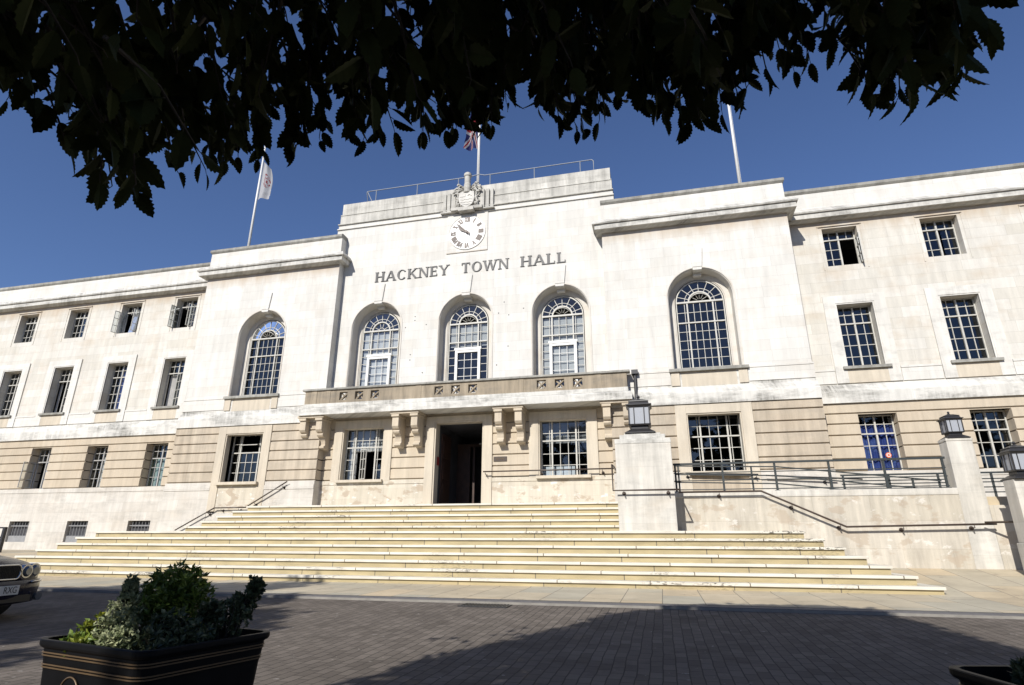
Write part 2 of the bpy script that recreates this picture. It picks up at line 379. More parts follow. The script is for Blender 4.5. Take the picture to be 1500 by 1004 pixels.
def steelwin(cx, z0, z1, hw, y, xs, zs, thickx=(), thickz=(), mat='frame', glassz=None, extra=None, holes=(), t=.0095):
    """steel window: bars at relative xs and absolute zs; holes: (xa,xb,za,zb) areas left open (no bars, no panes)"""
    f = MB(); y0, y1 = y-.02, y+.02
    e = .035
    f.box(cx-hw, cx-hw+e, y0-.01, y1, z0, z1); f.box(cx+hw-e, cx+hw, y0-.01, y1, z0, z1)
    f.box(cx-hw+e, cx+hw-e, y0-.012, y1, z0, z0+e); f.box(cx-hw+e, cx+hw-e, y0-.012, y1, z1-e, z1)
    def segs(a, b, cuts):
        out = [(a, b)]
        for c, d in cuts:
            nx = []
            for p, q in out:
                if c > p: nx.append((p, min(c, q)))
                if d < q: nx.append((max(d, p), q))
            out = [(p, q) for p, q in nx if q-p > .01]
        return out
    for i, x in enumerate(xs):
        tt = .024 if i in thickx else t
        for a, b in segs(z0+e, z1-e, [(h[2], h[3]) for h in holes if h[0] < cx+x < h[1]]): f.box(cx+x-tt, cx+x+tt, y0-(.022 if i in thickx else 0), y1-.004, a, b)
    for i, z in enumerate(zs):
        tt = .020 if i in thickz else t
        for a, b in segs(cx-hw+e, cx+hw-e, [(h[0], h[1]) for h in holes if h[2] < z < h[3]]): f.box(a, b, y0-(.03 if i in thickz else -.003), y1-.008, z-tt, z+tt)
    if extra: extra(f)
    o = f.build('window', mat, hall, loc=(cx, y, z0))
    p = MB(); hs = list(holes)
    X = sorted({cx-hw+.01, cx+hw-.01, *[h[0] for h in hs], *[h[1] for h in hs]}); Z = sorted({z0+.01, z1-.01, *[h[2] for h in hs], *[h[3] for h in hs]})
    for xa, xb in zip(X, X[1:]):
        for za, zb in zip(Z, Z[1:]):
            if any(h[0]-.001 <= xa and xb <= h[1]+.001 and h[2]-.001 <= za and zb <= h[3]+.001 for h in hs): continue
            p.quad((xa, y+.004, za), (xb, y+.004, za), (xb, y+.004, zb), (xa, y+.004, zb))
    p.build('pane', 'glass', o)
    return o
def casement(o, hinge, w_, z0, z1, y, ang, cols=2, rows=3, mat='frame'):
    """open casement leaf hinged at x=hinge, swung outward (towards -y); ang from wall plane, sign gives side"""
    f = MB(); d = Vector((math.cos(R(ang)), -abs(math.sin(R(ang))), 0)); n = Vector((d.y, -d.x, 0)); u = Vector((0, 0, 1)); h = Vector((hinge, y-.02, 0))
    def bar(s0, s1, za, zb): f.obox(h+d*((s0+s1)/2)+u*((za+zb)/2), d*((s1-s0)/2), n*.014, u*((zb-za)/2))
    e = .022
    bar(0, e, z0, z1); bar(w_-e, w_, z0, z1); bar(e, w_-e, z0, z0+e); bar(e, w_-e, z1-e, z1)
    for i in range(1, cols): bar(w_*i/cols-.01, w_*i/cols+.01, z0+e, z1-e)
    for i in range(1, rows): zz = z0+(z1-z0)*i/rows; bar(e, w_-e, zz-.01, zz+.01)
    c = f.build('casement', mat, o)
    p = MB(); a = h+d*.01+u*(z0+.01); b = h+d*(w_-.01)+u*(z0+.01); q = u*(z1-z0-.02); p.quad(tuple(a), tuple(b), tuple(b+q), tuple(a+q)); p.build('pane', 'glass', o)
def drape(o, name, mat, x0, x1, z0, z1, y, amp=.02, n=28, lean=0.):
    m = MB()
    for i in range(n):
        a, b = i/n, (i+1)/n
        fa, fb = amp*math.sin(a*n*1.1+x0*5), amp*math.sin(b*n*1.1+x0*5)
        m.quad((x0+(x1-x0)*a, y+fa, z0), (x0+(x1-x0)*b, y+fb, z0), (x0+(x1-x0)*b+lean, y+fb, z1), (x0+(x1-x0)*a+lean, y+fa, z1))
    return m.build(name, mat, o, smooth=True)

# ---- centre wall with three tall arches
AR, ASP, AZB = .98, 6.52, 3.30
ch = [(c-AR, c+AR, AZB, ASP, 'arch') for c in CX]
wall('central_wall', 'ashc', -5.0, 5.0, 3.05, 10.76, 0, ch, dep=.02)
def arch_reveal(cx, y, R1, R2, sp, zb, dep, mat='splay', parent=hall, lip=.035):
    """splayed moulded reveal: raised lip, hollow splay, flat ring at the back"""
    m = MB(); prof = [(R1+.055, 0.), (R1+.055, -.018), (R1+.012, -.018), (R1+.004, .015), (R1-.015, .03), (R1-.025, dep*.55), (R1-.045, dep*.86), (R2+.055, dep*.9), (R2+.05, dep*.96), (R2+.02, dep*.96), (R2+.015, dep+.02)]
    P = []
    for rr, yy in prof:
        pts = [(cx-rr, zb)]+arc(cx, sp, rr, 28)+[(cx+rr, zb)]; P.append([(p[0], y+yy, p[1]) for p in pts])
    for A, B in zip(P, P[1:]):
        for i in range(len(A)-1): m.quad(A[i], A[i+1], B[i+1], B[i])
    return m.build('window_surround', mat, parent)
def keystone(cx, y, z0, z1, wb, wt, d=.05, mat='ash'):
    m = MB(); m.prism([(cx-wb, z0), (cx+wb, z0), (cx+wt, z1), (cx-wt, z1)], 'y', y-d, y+.05)
    m.prism([(cx-wb*.93, z0-.10), (cx+wb*.93, z0-.10), (cx+wb*.98, z0), (cx-wb*.98, z0)], 'y', y-.03, y+.30)
    m.prism([(cx-wb*.85, z0-.20), (cx+wb*.85, z0-.20), (cx+wb*.93, z0-.10), (cx-wb*.93, z0-.10)], 'y', y+.22, y+.40)
    return m.build('keystone', mat, hall, bevel=.008)

def arch_window(cx, y, zb, sp, rg, side, rowsz, thickz, cols, french=False, openfan=False, mat='frame', blinds=()):
    f = MB(); y0, y1 = y-.02, y+.02; t = .008
    def ring(r_, w_, ya, yb, a0=180, a1=0, n=26):
        o_, i_ = arc(cx, sp, r_+w_, n, a0, a1), arc(cx, sp, r_-w_, n, a0, a1)
        for k_ in range(n): f.prism([i_[k_], o_[k_], o_[k_+1], i_[k_+1]], 'y', ya, yb)
    ring(rg-.018, .018, y0-.01, y1)
    ring(.345, .022, y0-.03, y1-.003); ring(.47, .008, y0+.002, y1-.006)
    for a in range(18, 180, 24):
        c_, s_ = math.cos(R(a)), math.sin(R(a)); m0, m1 = .36, rg-.03
        f.obox((cx+c_*(m0+m1)/2, y, sp+s_*(m0+m1)/2), Vector((c_, 0, s_))*(m1-m0)/2, Vector((0, .016, 0)), Vector((-s_, 0, c_))*.009)
    if not openfan:
        for a in (30, 75, 105, 150):
            c_, s_ = math.cos(R(a)), math.sin(R(a)); m0, m1 = .12, .33
            f.obox((cx+c_*(m0+m1)/2, y, sp+s_*(m0+m1)/2), Vector((c_, 0, s_))*(m1-m0)/2, Vector((0, .014, 0)), Vector((-s_, 0, c_))*.008)
        ring(.12, .008, y0+.003, y1-.006)
    else:      # fanlight hopper tilted in
        oo = arc(cx, sp+.02, .31, 18); 
        for k_ in range(18):
            p, q = oo[k_], oo[k_+1]
            f.obox(((p[0]+q[0])/2, y-.02-((p[1]+q[1])/2-sp)*.5, sp+((p[1]+q[1])/2-sp)*.7), Vector((q[0]-p[0], -(q[1]-p[1])*.5, (q[1]-p[1])*.7))*.55, Vector((0, .012, 0)), Vector((0, 0, .012)))
        for a in (35, 65, 90, 115, 145):
            c_, s_ = math.cos(R(a)), math.sin(R(a))
            f.obox((cx+c_*.2, y-.02-s_*.1, sp+.02+s_*.14), Vector((c_, -s_*.5, s_*.7))*.11, Vector((0, .01, 0)), Vector((-s_, 0, c_))*.007)
    e = .03
    f.box(cx-rg, cx-rg+e, y0-.01, y1, zb, sp); f.box(cx+rg-e, cx+rg, y0-.01, y1, zb, sp)
    f.box(cx-rg+e, cx+rg-e, y0-.035, y1+.01, sp-.028, sp+.028)
    zt = sp-.028; half = side
    cut = 5.50 if french else zb
    for sx in (-1, 1):
        f.box(cx+sx*half-.022, cx+sx*half+.022, y0-.02, y1-.003, cut, zt)
        f.box(cx+sx*(half+.085)-.008, cx+sx*(half+.085)+.008, y0, y1-.005, zb, zt)
    ii = [cx-half+2*half*i/cols for i in range(1, cols)]
    for x in ii: f.box(x-t, x+t, y0+.002, y1-.006, cut, zt)
    for i, z in enumerate(rowsz):
        if i in thickz: f.box(cx-rg+e, cx+rg-e, y0-.03, y1+.006, z-.020, z+.020)
        elif z > cut or not french: f.box(cx-rg+e, cx+rg-e, y0+.001, y1-.008, z-t, z+t)
        else:
            for a, b in ((cx-rg+e, cx-.46), (cx+.46, cx+rg-e)): f.box(a, b, y0+.001, y1-.008, z-t, z+t)
    o = f.build('window', mat, hall, loc=(cx, y, zb))
    p = MB(); pts = [(cx-rg+.01, zb)]+arc(cx, sp, rg-.01, 24)+[(cx+rg-.01, zb)]
    if openfan:
        inner = arc(cx, sp+.03, .32, 16, 0, 180); p.poly([(cx-rg+.01, y+.005, zb), (cx+rg-.01, y+.005, zb), (cx+rg-.01, y+.005, sp), (cx-rg+.01, y+.005, sp)])
        oo = arc(cx, sp, rg-.01, 24); i2 = arc(cx, sp, .33, 24)
        for k_ in range(24): p.quad(*[(q[0], y+.005, q[1]) for q in (i2[k_], oo[k_], oo[k_+1], i2[k_+1])])
    else: p.poly([(x, y+.005, z) for x, z in pts])
    p.build('pane', 'glass', o)
    if french:
        d = MB(); d.box(cx-.47, cx-.375, y0-.05, y1+.01, zb, 5.46); d.box(cx+.375, cx+.47, y0-.05, y1+.01, zb, 5.46); d.box(cx-.50, cx+.50, y0-.06, y1+.01, 5.46, 5.55)
        d.box(cx-.375, cx+.375, y0-.045, y1, 5.37, 5.458)
        for x in (cx-.13, cx+.13): d.box(x-t, x+t, y0, y1-.003, zb, 5.37)
        for z in [zb+.3*i for i in range(1, 8) if zb+.3*i < 5.3]: d.box(cx-.375, cx+.375, y0+.003, y1-.006, z-t, z+t)
        d.build('balcony_door', 'white', o)
    for nm, mt, xa, xb, za, zb_ in blinds: drape(o, nm, mt, cx+xa, cx+xb, za, zb_, y+.07, .002)
    return o
for i, c in enumerate(CX):
    arch_reveal(c, 0, AR, .74, ASP-.04, AZB, .45)
    keystone(c, 0, 7.5, 8.19, .165, .235, .045)
    rz = [6.12, 5.76]+[5.48-.28*j for j in range(0, 7)]
    bl = [('blind', 'blind', -.7, .7, 4.3, 6.43)] if i != 1 else [('blind', 'blind', -.7, .7, 5.62, 6.43)]
    arch_window(c, .45, AZB, ASP-.05, .735, .37, rz, (1,), 3, french=True, openfan=(i != 0), blinds=bl)

# ---- bays
BX = 8.0; BR, BSP = 1.0, 6.45
for s in (-1, 1):
    cx = s*BX; xa, xb = (5.0, 10.92) if s > 0 else (-10.92, -5.0)
    wall('bay_wall', 'ash', xa, xb, 3.99, 9.12, -.35, [(cx-BR, cx+BR, 4.05, BSP, 'arch')], dep=.02)
    m = MB(); m.quad((4.999*s, -.35, 2.95), (4.999*s, .001, 2.95), (4.999*s, .001, 9.2), (4.999*s, -.35, 9.2)); m.build('bay_return_wall', 'ashc', hall); m = MB(); m.quad((10.92*s, -.35, 2.95), (10.92*s, .6, 2.95), (10.92*s, .6, 9.2), (10.92*s, -.35, 9.2)); m.build('bay_return_wall', 'ashc', hall)
    arch_reveal(cx, -.35, BR, .755, BSP-.03, 4.05, .45)
    keystone(cx, -.35, 7.45, 8.14, .15, .22, .045)
    rz = [6.06, 5.70]+[5.70-.30*j for j in range(1, 6)]
    arch_window(cx, .1, 4.05, BSP-.04, .75, .40, rz, (1,), 4, openfan=True)
    m = MB(); m.box(cx-1.16, cx+1.16, -.47, -.33, 3.95, 4.05); m.build('window_sill', 'sooty', hall, bevel=.01)
    m = MB(); m.box(cx-.80, cx+.80, -.365, -.30, 3.49, 3.95); m.box(cx-1.11, cx-.86, -.40, -.30, 3.52, 3.95); m.box(cx+.86, cx+1.11, -.40, -.30, 3.52, 3.95); m.build('window_apron', 'tan', hall, bevel=.006)
    # panel course either side of the apron
    for a, b in ((xa-.03 if s < 0 else xa, cx-1.13), (cx+1.13, xb+.03 if s > 0 else xb)):
        m = MB(); m.box(a, b, -.385, -.30, 3.56, 3.96); m.box(a, b, -.40, -.30, 3.97, 4.03); m.build('panel_course', 'ash', hall)
    m = MB(); e0, e1 = xa-(.08 if s < 0 else 0), xb+(.08 if s > 0 else 0)
    m.box(xa, xb, -.372, -.28, 3.44, 3.99) if False else m.box(xa, xb, -.362, -.28, 3.46, 3.985)
    m.frus((e0, e1, -.47, -.3), 2.93, (e0, e1, -.47, -.3), 3.24); m.frus((e0, e1, -.47, -.3), 3.24, (e0+.04, e1-.04, -.39, -.3), 3.46)
    m.build('plat_band', 'band', hall)

# ---- wings
WS = [12.63+2.86*i for i in range(5)]
UP, MID, GR = (7.44, 8.80), (4.07, 6.09), (.95, 2.59)
for s in (-1, 1):
    xa, xb = (10.92, 30) if s > 0 else (-30, -10.92)
    hs = []
    for x in WS: hs += [(s*x-.52, s*x+.52, *UP), (s*x-.51, s*x+.51, *MID)]
    wall('wing_wall', 'ash2', xa, xb, 3.5, 9.12, .56, hs, dep=.34)
    lo, hi = (10.95, 30) if s > 0 else (-30, -10.95)
    m = MB(); m.frus((lo, hi, .42, .6), 2.93, (lo, hi, .42, .6), 3.27); m.frus((lo, hi, .42, .6), 3.27, (lo, hi, .50, .6), 3.50); m.build('plat_band', 'band', hall)
    # panels between the middle windows
    ed = sorted([s*x for x in WS]); cuts = [lo]+[q for x in ed for q in (x-.90, x+.90)]+[hi]
    for a, b in zip(cuts[::2], cuts[1::2]):
        if b-a > .1: m = MB(); m.box(a, b, .53, .58, 3.55, 3.93); m.box(a, b, .515, .58, 3.94, 4.0); m.build('panel_course', 'ash', hall)
    for x in WS:
        c = s*x
        m = MB(); hw, t_ = .51, .37
        m.box(c-hw-t_, c-hw-.04, .515, .58, 3.55, 6.39); m.box(c+hw+.04, c+hw+t_, .515, .58, 3.55, 6.39); m.box(c-hw-.04, c+hw+.04, .515, .58, 6.13, 6.39)
        m.box(c-hw-.04, c-hw, .53, .58, 4.07, 6.09); m.box(c+hw, c+hw+.04, .53, .58, 4.07, 6.09); m.box(c-hw-.04, c+hw+.04, .53, .58, 6.09, 6.13)
        m.build('window_surround', 'trim' if s > 0 else 'ash', hall)
        m = MB(); m.box(c-.66, c+.66, .44, .60, 3.97, 4.06); m.build('window_sill', 'sooty', hall, bevel=.008)
        m = MB(); m.box(c-.55, c+.55, .522, .58, 3.55, 3.965); m.build('window_apron', 'tan', hall)
        m = MB(); m.box(c-.66, c+.66, .52, .58, 8.86, 8.90); m.box(c-.66, c-.62, .545, .58, 7.3, 8.86); m.box(c+.62, c+.66, .545, .58, 7.3, 8.86); m.build('window_surround', 'ash2', hall)

# ---- rusticated ground storey
def rust(x0, x1, y, zs, holes, mat, name='rusticated_wall', back=.6, groove=.035, ends=True):
    m = MB()
    for za, zb in zip(zs, zs[1:]):
        zm = (za+zb)/2; segs = [(x0, x1)]
        for h in sorted(holes):
            if h[2] < zm < h[3]:
                nx = []
                for p, q in segs:
                    if h[0] > p: nx.append((p, min(q, h[0])))
                    if h[1] < q: nx.append((max(p, h[1]), q))
                segs = [(p, q) for p, q in nx if q-p > .02]
        for p, q in segs: m.prism([(y+.02, za+groove), (y, za+groove+.015), (y, zb-.012), (y+.015, zb), (y+back, zb), (y+back, za+groove)], 'x', p, q)
    o = m.build(name, mat, hall)
    wall('groove_wall', mat, x0+.003, x1-.003, zs[0], zs[-1], y+.05, [h for h in holes if h[3] <= zs[-1]+.5], dep=.3, parent=hall, reveal=False)
    return o
ZS = [.93, 1.275, 1.62, 1.96, 2.295, 2.635, 2.93]
gw = lambda c, hw=.78: (c-hw, c+hw, .95, 2.72)
for s in (-1, 1):
    lo, hi = (11.0, 30) if s > 0 else (-30, -11.0)
    rust(lo, hi, .49, [ZS[0]]+ZS[1:5]+[2.60, 2.93], [(s*x-.51, s*x+.51, .95, 2.595) for x in WS], 'rust')
    cx = s*BX; xa, xb = (5.0, 11.0) if s > 0 else (-11.0, -5.0)
    for a, b in ((xa, cx-1.085), (cx+1.085, xb)): rust(a, b, -.42, ZS, [], 'rustd')
    m = MB(); m.box(xa+.03 if s > 0 else xa, xb if s > 0 else xb-.03, -.37, -.30, .3, 2.93) if False else None
    # surround of the bay's ground window
    m = MB(); y0, y1 = -.455, -.2
    m.box(cx-1.09, cx-.775, y0, y1, -.05, 2.90); m.box(cx+.775, cx+1.09, y0, y1, -.05, 2.90); m.box(cx-.775, cx+.775, y0, y1, 2.64, 2.90)
    m.box(cx-.775, cx-.735, y0+.03, y1, .93, 2.60); m.box(cx+.735, cx+.775, y0+.03, y1, .93, 2.60); m.box(cx-.775, cx+.775, y0+.03, y1, 2.60, 2.64)
    m.build('window_surround', 'tan', hall, bevel=.006)
    m = MB(); m.box(cx-.84, cx+.84, -.58, -.2, .83, .93); m.build('window_sill', 'tan', hall, bevel=.008)
    m = MB(); m.box(cx-.775, cx+.775, -.43, -.2, -.1, .83); m.build('window_apron', 'patch' if s < 0 else 'rustd', hall)
# centre
DX = -.05
for a, b in ((-5.0, -4.62), (-2.44, DX-1.15), (DX+1.15, 2.34), (4.52, 5.0)): rust(a, b, -.05, [.93, 1.28, 1.64, 1.98, 2.33, 2.68, 3.05], [], 'rust')
m = MB(); m.box(-5.0, 5.0, -.02, .4, 3.0, 3.3)
m.build('lintel_course', 'rust', hall)
for cx in (-3.53, 3.43):
    m = MB(); y0, y1 = -.09, .2; 
    m.box(cx-1.10, cx-.79, y0, y1, .9, 2.99); m.box(cx+.79, cx+1.10, y0, y1, .9, 2.99); m.box(cx-.79, cx+.79, y0, y1, 2.74, 2.99)
    m.box(cx-.79, cx-.75, y0+.03, y1, .95, 2.70); m.box(cx+.75, cx+.79, y0+.03, y1, .95, 2.70); m.box(cx-.79, cx+.79, y0+.03, y1, 2.70, 2.74)
    m.build('window_surround', 'tan', hall, bevel=.006)
    m = MB(); m.box(cx-.86, cx+.86, -.2, .25, .86, .95); m.build('window_sill', 'tan', hall, bevel=.008)
    for sx in (-1, 1):
        m = MB(); m.box(cx+sx*1.2-.1, cx+sx*1.2+.1, -.07, .2, .9, 2.995); m.build('pilaster_strip', 'tan', hall) if False else None
m = MB(); y0, y1 = -.10, .2
m.box(DX-1.16, DX-.86, y0, y1, -.01, 2.99); m.box(DX+.86, DX+1.16, y0, y1, -.01, 2.99); m.box(DX-.86, DX+.86, y0, y1, 2.82, 2.99)
m.box(DX-.86, DX-.81, y0+.035, y1+.1, -.01, 2.77); m.box(DX+.81, DX+.86, y0+.035, y1+.1, -.01, 2.77); m.box(DX-.86, DX+.86, y0+.035, y1+.1, 2.77, 2.82)
m.build('door_surround', 'tan', hall, bevel=.006)
# low wall below the rustication
def lowwall(x0, x1, y, z0, z1, mat, holes=(), proud=.0):
    return wall('plinth', mat, x0, x1, z0, z1, y, list(holes), dep=.25)
for a, b in ((-5.0, DX-1.16), (DX+1.16, 5.0)): m = MB(); m.box(a, b, -.065, .2, -.3, .80); m.box(a, b, -.085, .2, .80, .93); m.build('plinth', 'patch', hall)
for s in (-1, 1):
    a, b = (5.0, 11.02) if s > 0 else (-11.02, -5.0); cx = s*BX
    for p, q in ((a, cx-1.09), (cx+1.09, b)):
        m = MB(); m.box(p, q, -.44, .2, -1.9, .66); m.box(p, q, -.46, .2, .66, .80); m.box(p, q, -.435, .2, .80, .93); m.build('plinth', 'plinth', hall)
    m = MB(); m.box(cx-1.09, cx+1.09, -.425, .2, -1.9, -.1)
    m.build('plinth', 'plinth', hall)
    lo, hi = (11.02, 30) if s > 0 else (-30, -11.02)
    m = MB(); m.box(lo, hi, .42, .9, .77, .93); m.box(lo, hi, .44, .9, .40, .77); m.build('sill_course', 'plinth', hall)
    bh = [(s*x-.50, s*x+.50, -1.08, -.31) for x in WS]
    wall('plinth', 'plinth', lo, hi, -1.9, .13, .36, bh, dep=.2)
    m = MB(); m.frus((lo, hi, .36, .9), .13, (lo, hi, .375, .9), .40); m.build('plinth_course', 'plinth', hall)
    for x in WS[:4]:
        c = s*x; f = MB()
        for i in range(1, 7): f.tube([(c-.5+i/7, .45, -.92), (c-.5+i/7, .45, -.31)], .010, 6)
        f.box(c-.5, c+.5, .435, .465, -.50, -.47)
        o = f.build('basement_grille', 'board', hall, loc=(c, .45, -.92))
        q = MB(); q.box(c-.5, c+.5, .44, .50, -1.08, -.85); q.build('grille_board', 'board', o)
        q = MB(); q.quad((c-.5, .55, -.9), (c+.5, .55, -.9), (c+.5, .55, -.3), (c-.5, .55, -.3)); q.build('grille_backing', 'room', o)

# ---- windows of the wings
for s in (-1, 1):
    for i, x in enumerate(WS):
        c = s*x; y = .86
        hl = []; left = s < 0
        if left and i in (0, 1): hl = [(c-.48, c-.03, 7.48, 8.40)] if i == 0 else [(c-.48, c+.48, 7.48, 8.40)]
        if not left and i == 0: hl = [(c+.03, c+.49, 7.47, 8.46)]
        if not left and i == 1: hl = [(c+.0, c+.10, 7.47, 8.46)]
        zz = [8.48]+[8.48-.345*j for j in (1, 2)]
        o = steelwin(c, *UP, .51, y, [-.26, 0, .26], zz, (1,), (0,), holes=hl)
        if left and i == 0: casement(o, c-.49, .46, 7.46, 8.44, .80, 97); casement(o, c+.49, .46, 7.46, 8.44, .80, 112)
        if left and i == 1: casement(o, c-.49, .46, 7.46, 8.44, .80, 104); casement(o, c+.49, .46, 7.46, 8.44, .80, 98); drape(o, 'curtain', 'lilac', c-.4, c-.15, 7.46, 8.4, y+.1, .02, lean=.18)
        if left and i in (2, 3): casement(o, c+.02, .45, 7.46, 8.44, y-.03, 14 if i == 3 else 8)
        if not left and i == 0: casement(o, c+.5, .45, 7.47, 8.45, .80, 95)
        hl = []
        if left and i == 2: hl = [(c-.48, c+.0, 4.10, 5.50)]
        if left and i == 0: hl = [(c-.48, c-.02, 4.10, 5.44)]
        o = steelwin(c, *MID, .50, y, [-.25, 0, .25], [5.82, 5.52, 5.17, 4.81, 4.44], (1,), (1,), holes=hl)
        if left and i == 0: casement(o, c+.01, .45, 4.1, 5.48, y-.03, 22, rows=4); drape(o, 'curtain', 'blind', c-.48, c-.15, 4.1, 5.5, y+.12)
        if left and i == 1: drape(o, 'curtain', 'blue', c-.12, c+.5, 4.1, 5.95, y+.15, .015)
        if left and i == 2: drape(o, 'curtain', 'blind', c-.5, c-.38, 4.1, 5.9, y+.12)
        hl = []
        if left and i == 2: hl = [(c-.48, c-.02, 1.0, 2.05)]
        o = steelwin(c, *(GR[0], 2.60), .50, y, [-.25, 0, .25], [2.33, 2.05, 1.70, 1.33], (1,), (1,), holes=hl, mat='greyframe' if left else 'frame')
        if left and i == 2: casement(o, c-.49, .45, 1.0, 2.03, .80, 100, mat='greyframe'); drape(o, 'curtain', 'lilac', c-.22, c+.45, 1.0, 2.5, y+.12, .02, lean=.14)
        if left and i == 0: drape(o, 'curtain', 'green_c', c-.5, c+.5, 1.0, 2.05, y+.14)
        if left and i == 1: drape(o, 'curtain', 'blind', c-.2, c+.5, 1.0, 2.2, y+.14)
        if not left and i == 0:
            drape(o, 'curtain', 'blue', c-.5, c+.5, 1.0, 2.36, y+.10, .03, n=40)
            q = MB(); q.tube([(c+.20, y-.03, 1.42), (c+.20, y-.02, 1.42)], .075, 20); st = q.build('window_sticker', plain('orange_sticker', (.75, .16, .04), .5), o)
            q = MB(); q.tube([(c+.20, y-.034, 1.42), (c+.20, y-.0305, 1.42)], .052, 20); q.build('sticker_centre', 'pblind', st) if False else q.build('sticker_centre', 'pblind', o)
            q = MB(); q.tube([(c+.20, y-.038, 1.42), (c+.20, y-.0345, 1.42)], .034, 20); q.build('sticker_dot', plain('orange_dot', (.6, .12, .05), .5), o)

def bigwin(cx, y, hopper=False, blinds=(), holes=(), leaf=False, dz=0.):
    o = steelwin(cx, .95, 2.66+dz, .75, y, [-.47, -.39, -.13, .13, .39, .47], [2.32, 2.0+dz, 1.66, 1.30], (1, 4), (1,), holes=holes)
    for nm, mt, xa, xb, za, zb in blinds: drape(o, nm, mt, cx+xa, cx+xb, za, zb, y+.18, .006)
    if hopper:
        f = MB(); f.box(cx-.39, cx+.39, y-.16, y-.12, 2.26, 2.285); f.box(cx-.39, cx-.36, y-.16, y-.02, 2.26, 2.28); f.box(cx+.36, cx+.39, y-.16, y-.02, 2.26, 2.28); f.build('hopper', 'frame', o)
    if leaf:
        casement(o, cx-.14, .30, .99, 2.0, y-.03, 25, cols=2, rows=3)
    return o
bigwin(-BX, .0, hopper=True, holes=[(-BX-.37, -BX+.37, 2.03, 2.60)])
bigwin(BX, .0)
bigwin(-3.53, .20, blinds=[('blind', 'blind', -.75, .75, 1.95, 2.7), ('blind', 'blind', -.75, -.4, .95, 1.95)], holes=[(-3.53-.37, -3.53+.37, .99, 1.97)], leaf=True, dz=.07)
bigwin(3.43, .20, blinds=[('blind', 'pblind', -.75, .3, .95, 1.28), ('blind', 'greyblind2', -.75, .75, 2.02, 2.72)], dz=.07)

# ---- cornices, parapets, copings
def cornice(xa, xb, y, la, lb, back=.3):
    m = MB(); b = y+back
    def R4(p): return (xa-(p if la else 0), xb+(p if lb else 0), y-p, b)
    m.frus(R4(.10), 9.06, R4(.18), 9.11); m.frus(R4(.26), 9.11, R4(.26), 9.29); m.frus(R4(.31), 9.29, R4(.33), 9.335); m.frus(R4(.33), 9.335, R4(.24), 9.47)
    m.frus(R4(.24), 9.47, R4(.06), 9.53)
    o = m.build('cornice', 'corn', hall)
    m = MB(); m.frus(R4(.02), 9.53, R4(.015), 10.18); m.build('parapet', 'ash', hall)
    m = MB(); m.frus(R4(.03), 10.18, R4(.075), 10.24); m.frus(R4(.075), 10.24, R4(.075), 10.33); m.frus(R4(.075), 10.33, R4(.0), 10.38); m.build('coping', 'sooty', hall)
cornice(5.0, 10.92, -.35, False, True, .9); cornice(-10.92, -5.0, -.35, True, False, .9)
cornice(11.0, 30, .56, False, False, .5); cornice(-30, -11.0, .56, False, False, .5)
# inner returns of the bay cornice over the centre wall
for s in (-1, 1):
    m = MB(); a, b = (4.78, 5.0) if s > 0 else (-5.0, -4.78); c, d = (4.70, 5.0) if s > 0 else (-5.0, -4.70)
    m.box(a, b, -.61, .0, 9.11, 9.29); m.box(c, d, -.68, .0, 9.29, 9.335)
    m.frus((c, d, -.68, 0), 9.335, (a, b, -.59, 0), 9.47); m.build('cornice', 'corn', hall)
m = MB(); m.frus((-5.46, 5.46, -.02, .6), 10.38, (-5.46, 5.46, -.02, .6), 10.76) if False else None
m = MB()
m.box(-5.46, 5.46, .03, .6, 10.30, 10.76)
for a, b in ((-5.46, -5.0), (5.0, 5.46)): m.box(a, b, .0, .5, 10.33, 10.76)
m.box(-5.47, 5.47, -.05, .6, 10.76, 10.80); m.frus((-5.47, 5.47, -.05, .6), 10.80, (-5.45, 5.45, .0, .6), 10.84)
m.box(-5.44, 5.44, .01, .6, 10.84, 10.985)
m.build('parapet', 'ash', hall)
m = MB(); m.box(-5.46, 5.46, -.05, .6, 10.985, 11.02); m.frus((-5.46, 5.46, -.05, .6), 11.02, (-5.43, 5.43, .03, .6), 11.07)
m.box(-5.42, 5.42, .04, .6, 11.07, 11.44)
m.build('parapet', 'para', hall)
m = MB(); m.box(-5.42, 5.42, .02, .6, 11.44, 11.47); m.box(-5.38, 5.38, .07, .6, 11.47, 11.98); m.frus((-5.38, 5.38, .07, .6), 11.98, (-5.34, 5.34, .12, .6), 12.02)
m.build('parapet', 'para', hall)
m = MB(); m.box(-30, 30, .58, 9, 9.6, 9.9); m.box(-5.4, 5.4, .5, 4, 9.9, 11.6); m.build('roof', 'sooty', hall)
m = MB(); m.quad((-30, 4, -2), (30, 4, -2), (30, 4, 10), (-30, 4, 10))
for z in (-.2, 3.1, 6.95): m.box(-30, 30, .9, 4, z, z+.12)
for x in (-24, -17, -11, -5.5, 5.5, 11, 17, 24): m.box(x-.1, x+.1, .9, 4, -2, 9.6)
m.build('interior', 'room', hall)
m = MB(); m.box(-30, 30, 8.9, 9, -2, 9.7); m.box(-30, -29.9, .5, 9, -2, 9.7); m.box(29.9, 30, .5, 9, -2, 9.7); m.build('rear_wall', 'ash2', hall)

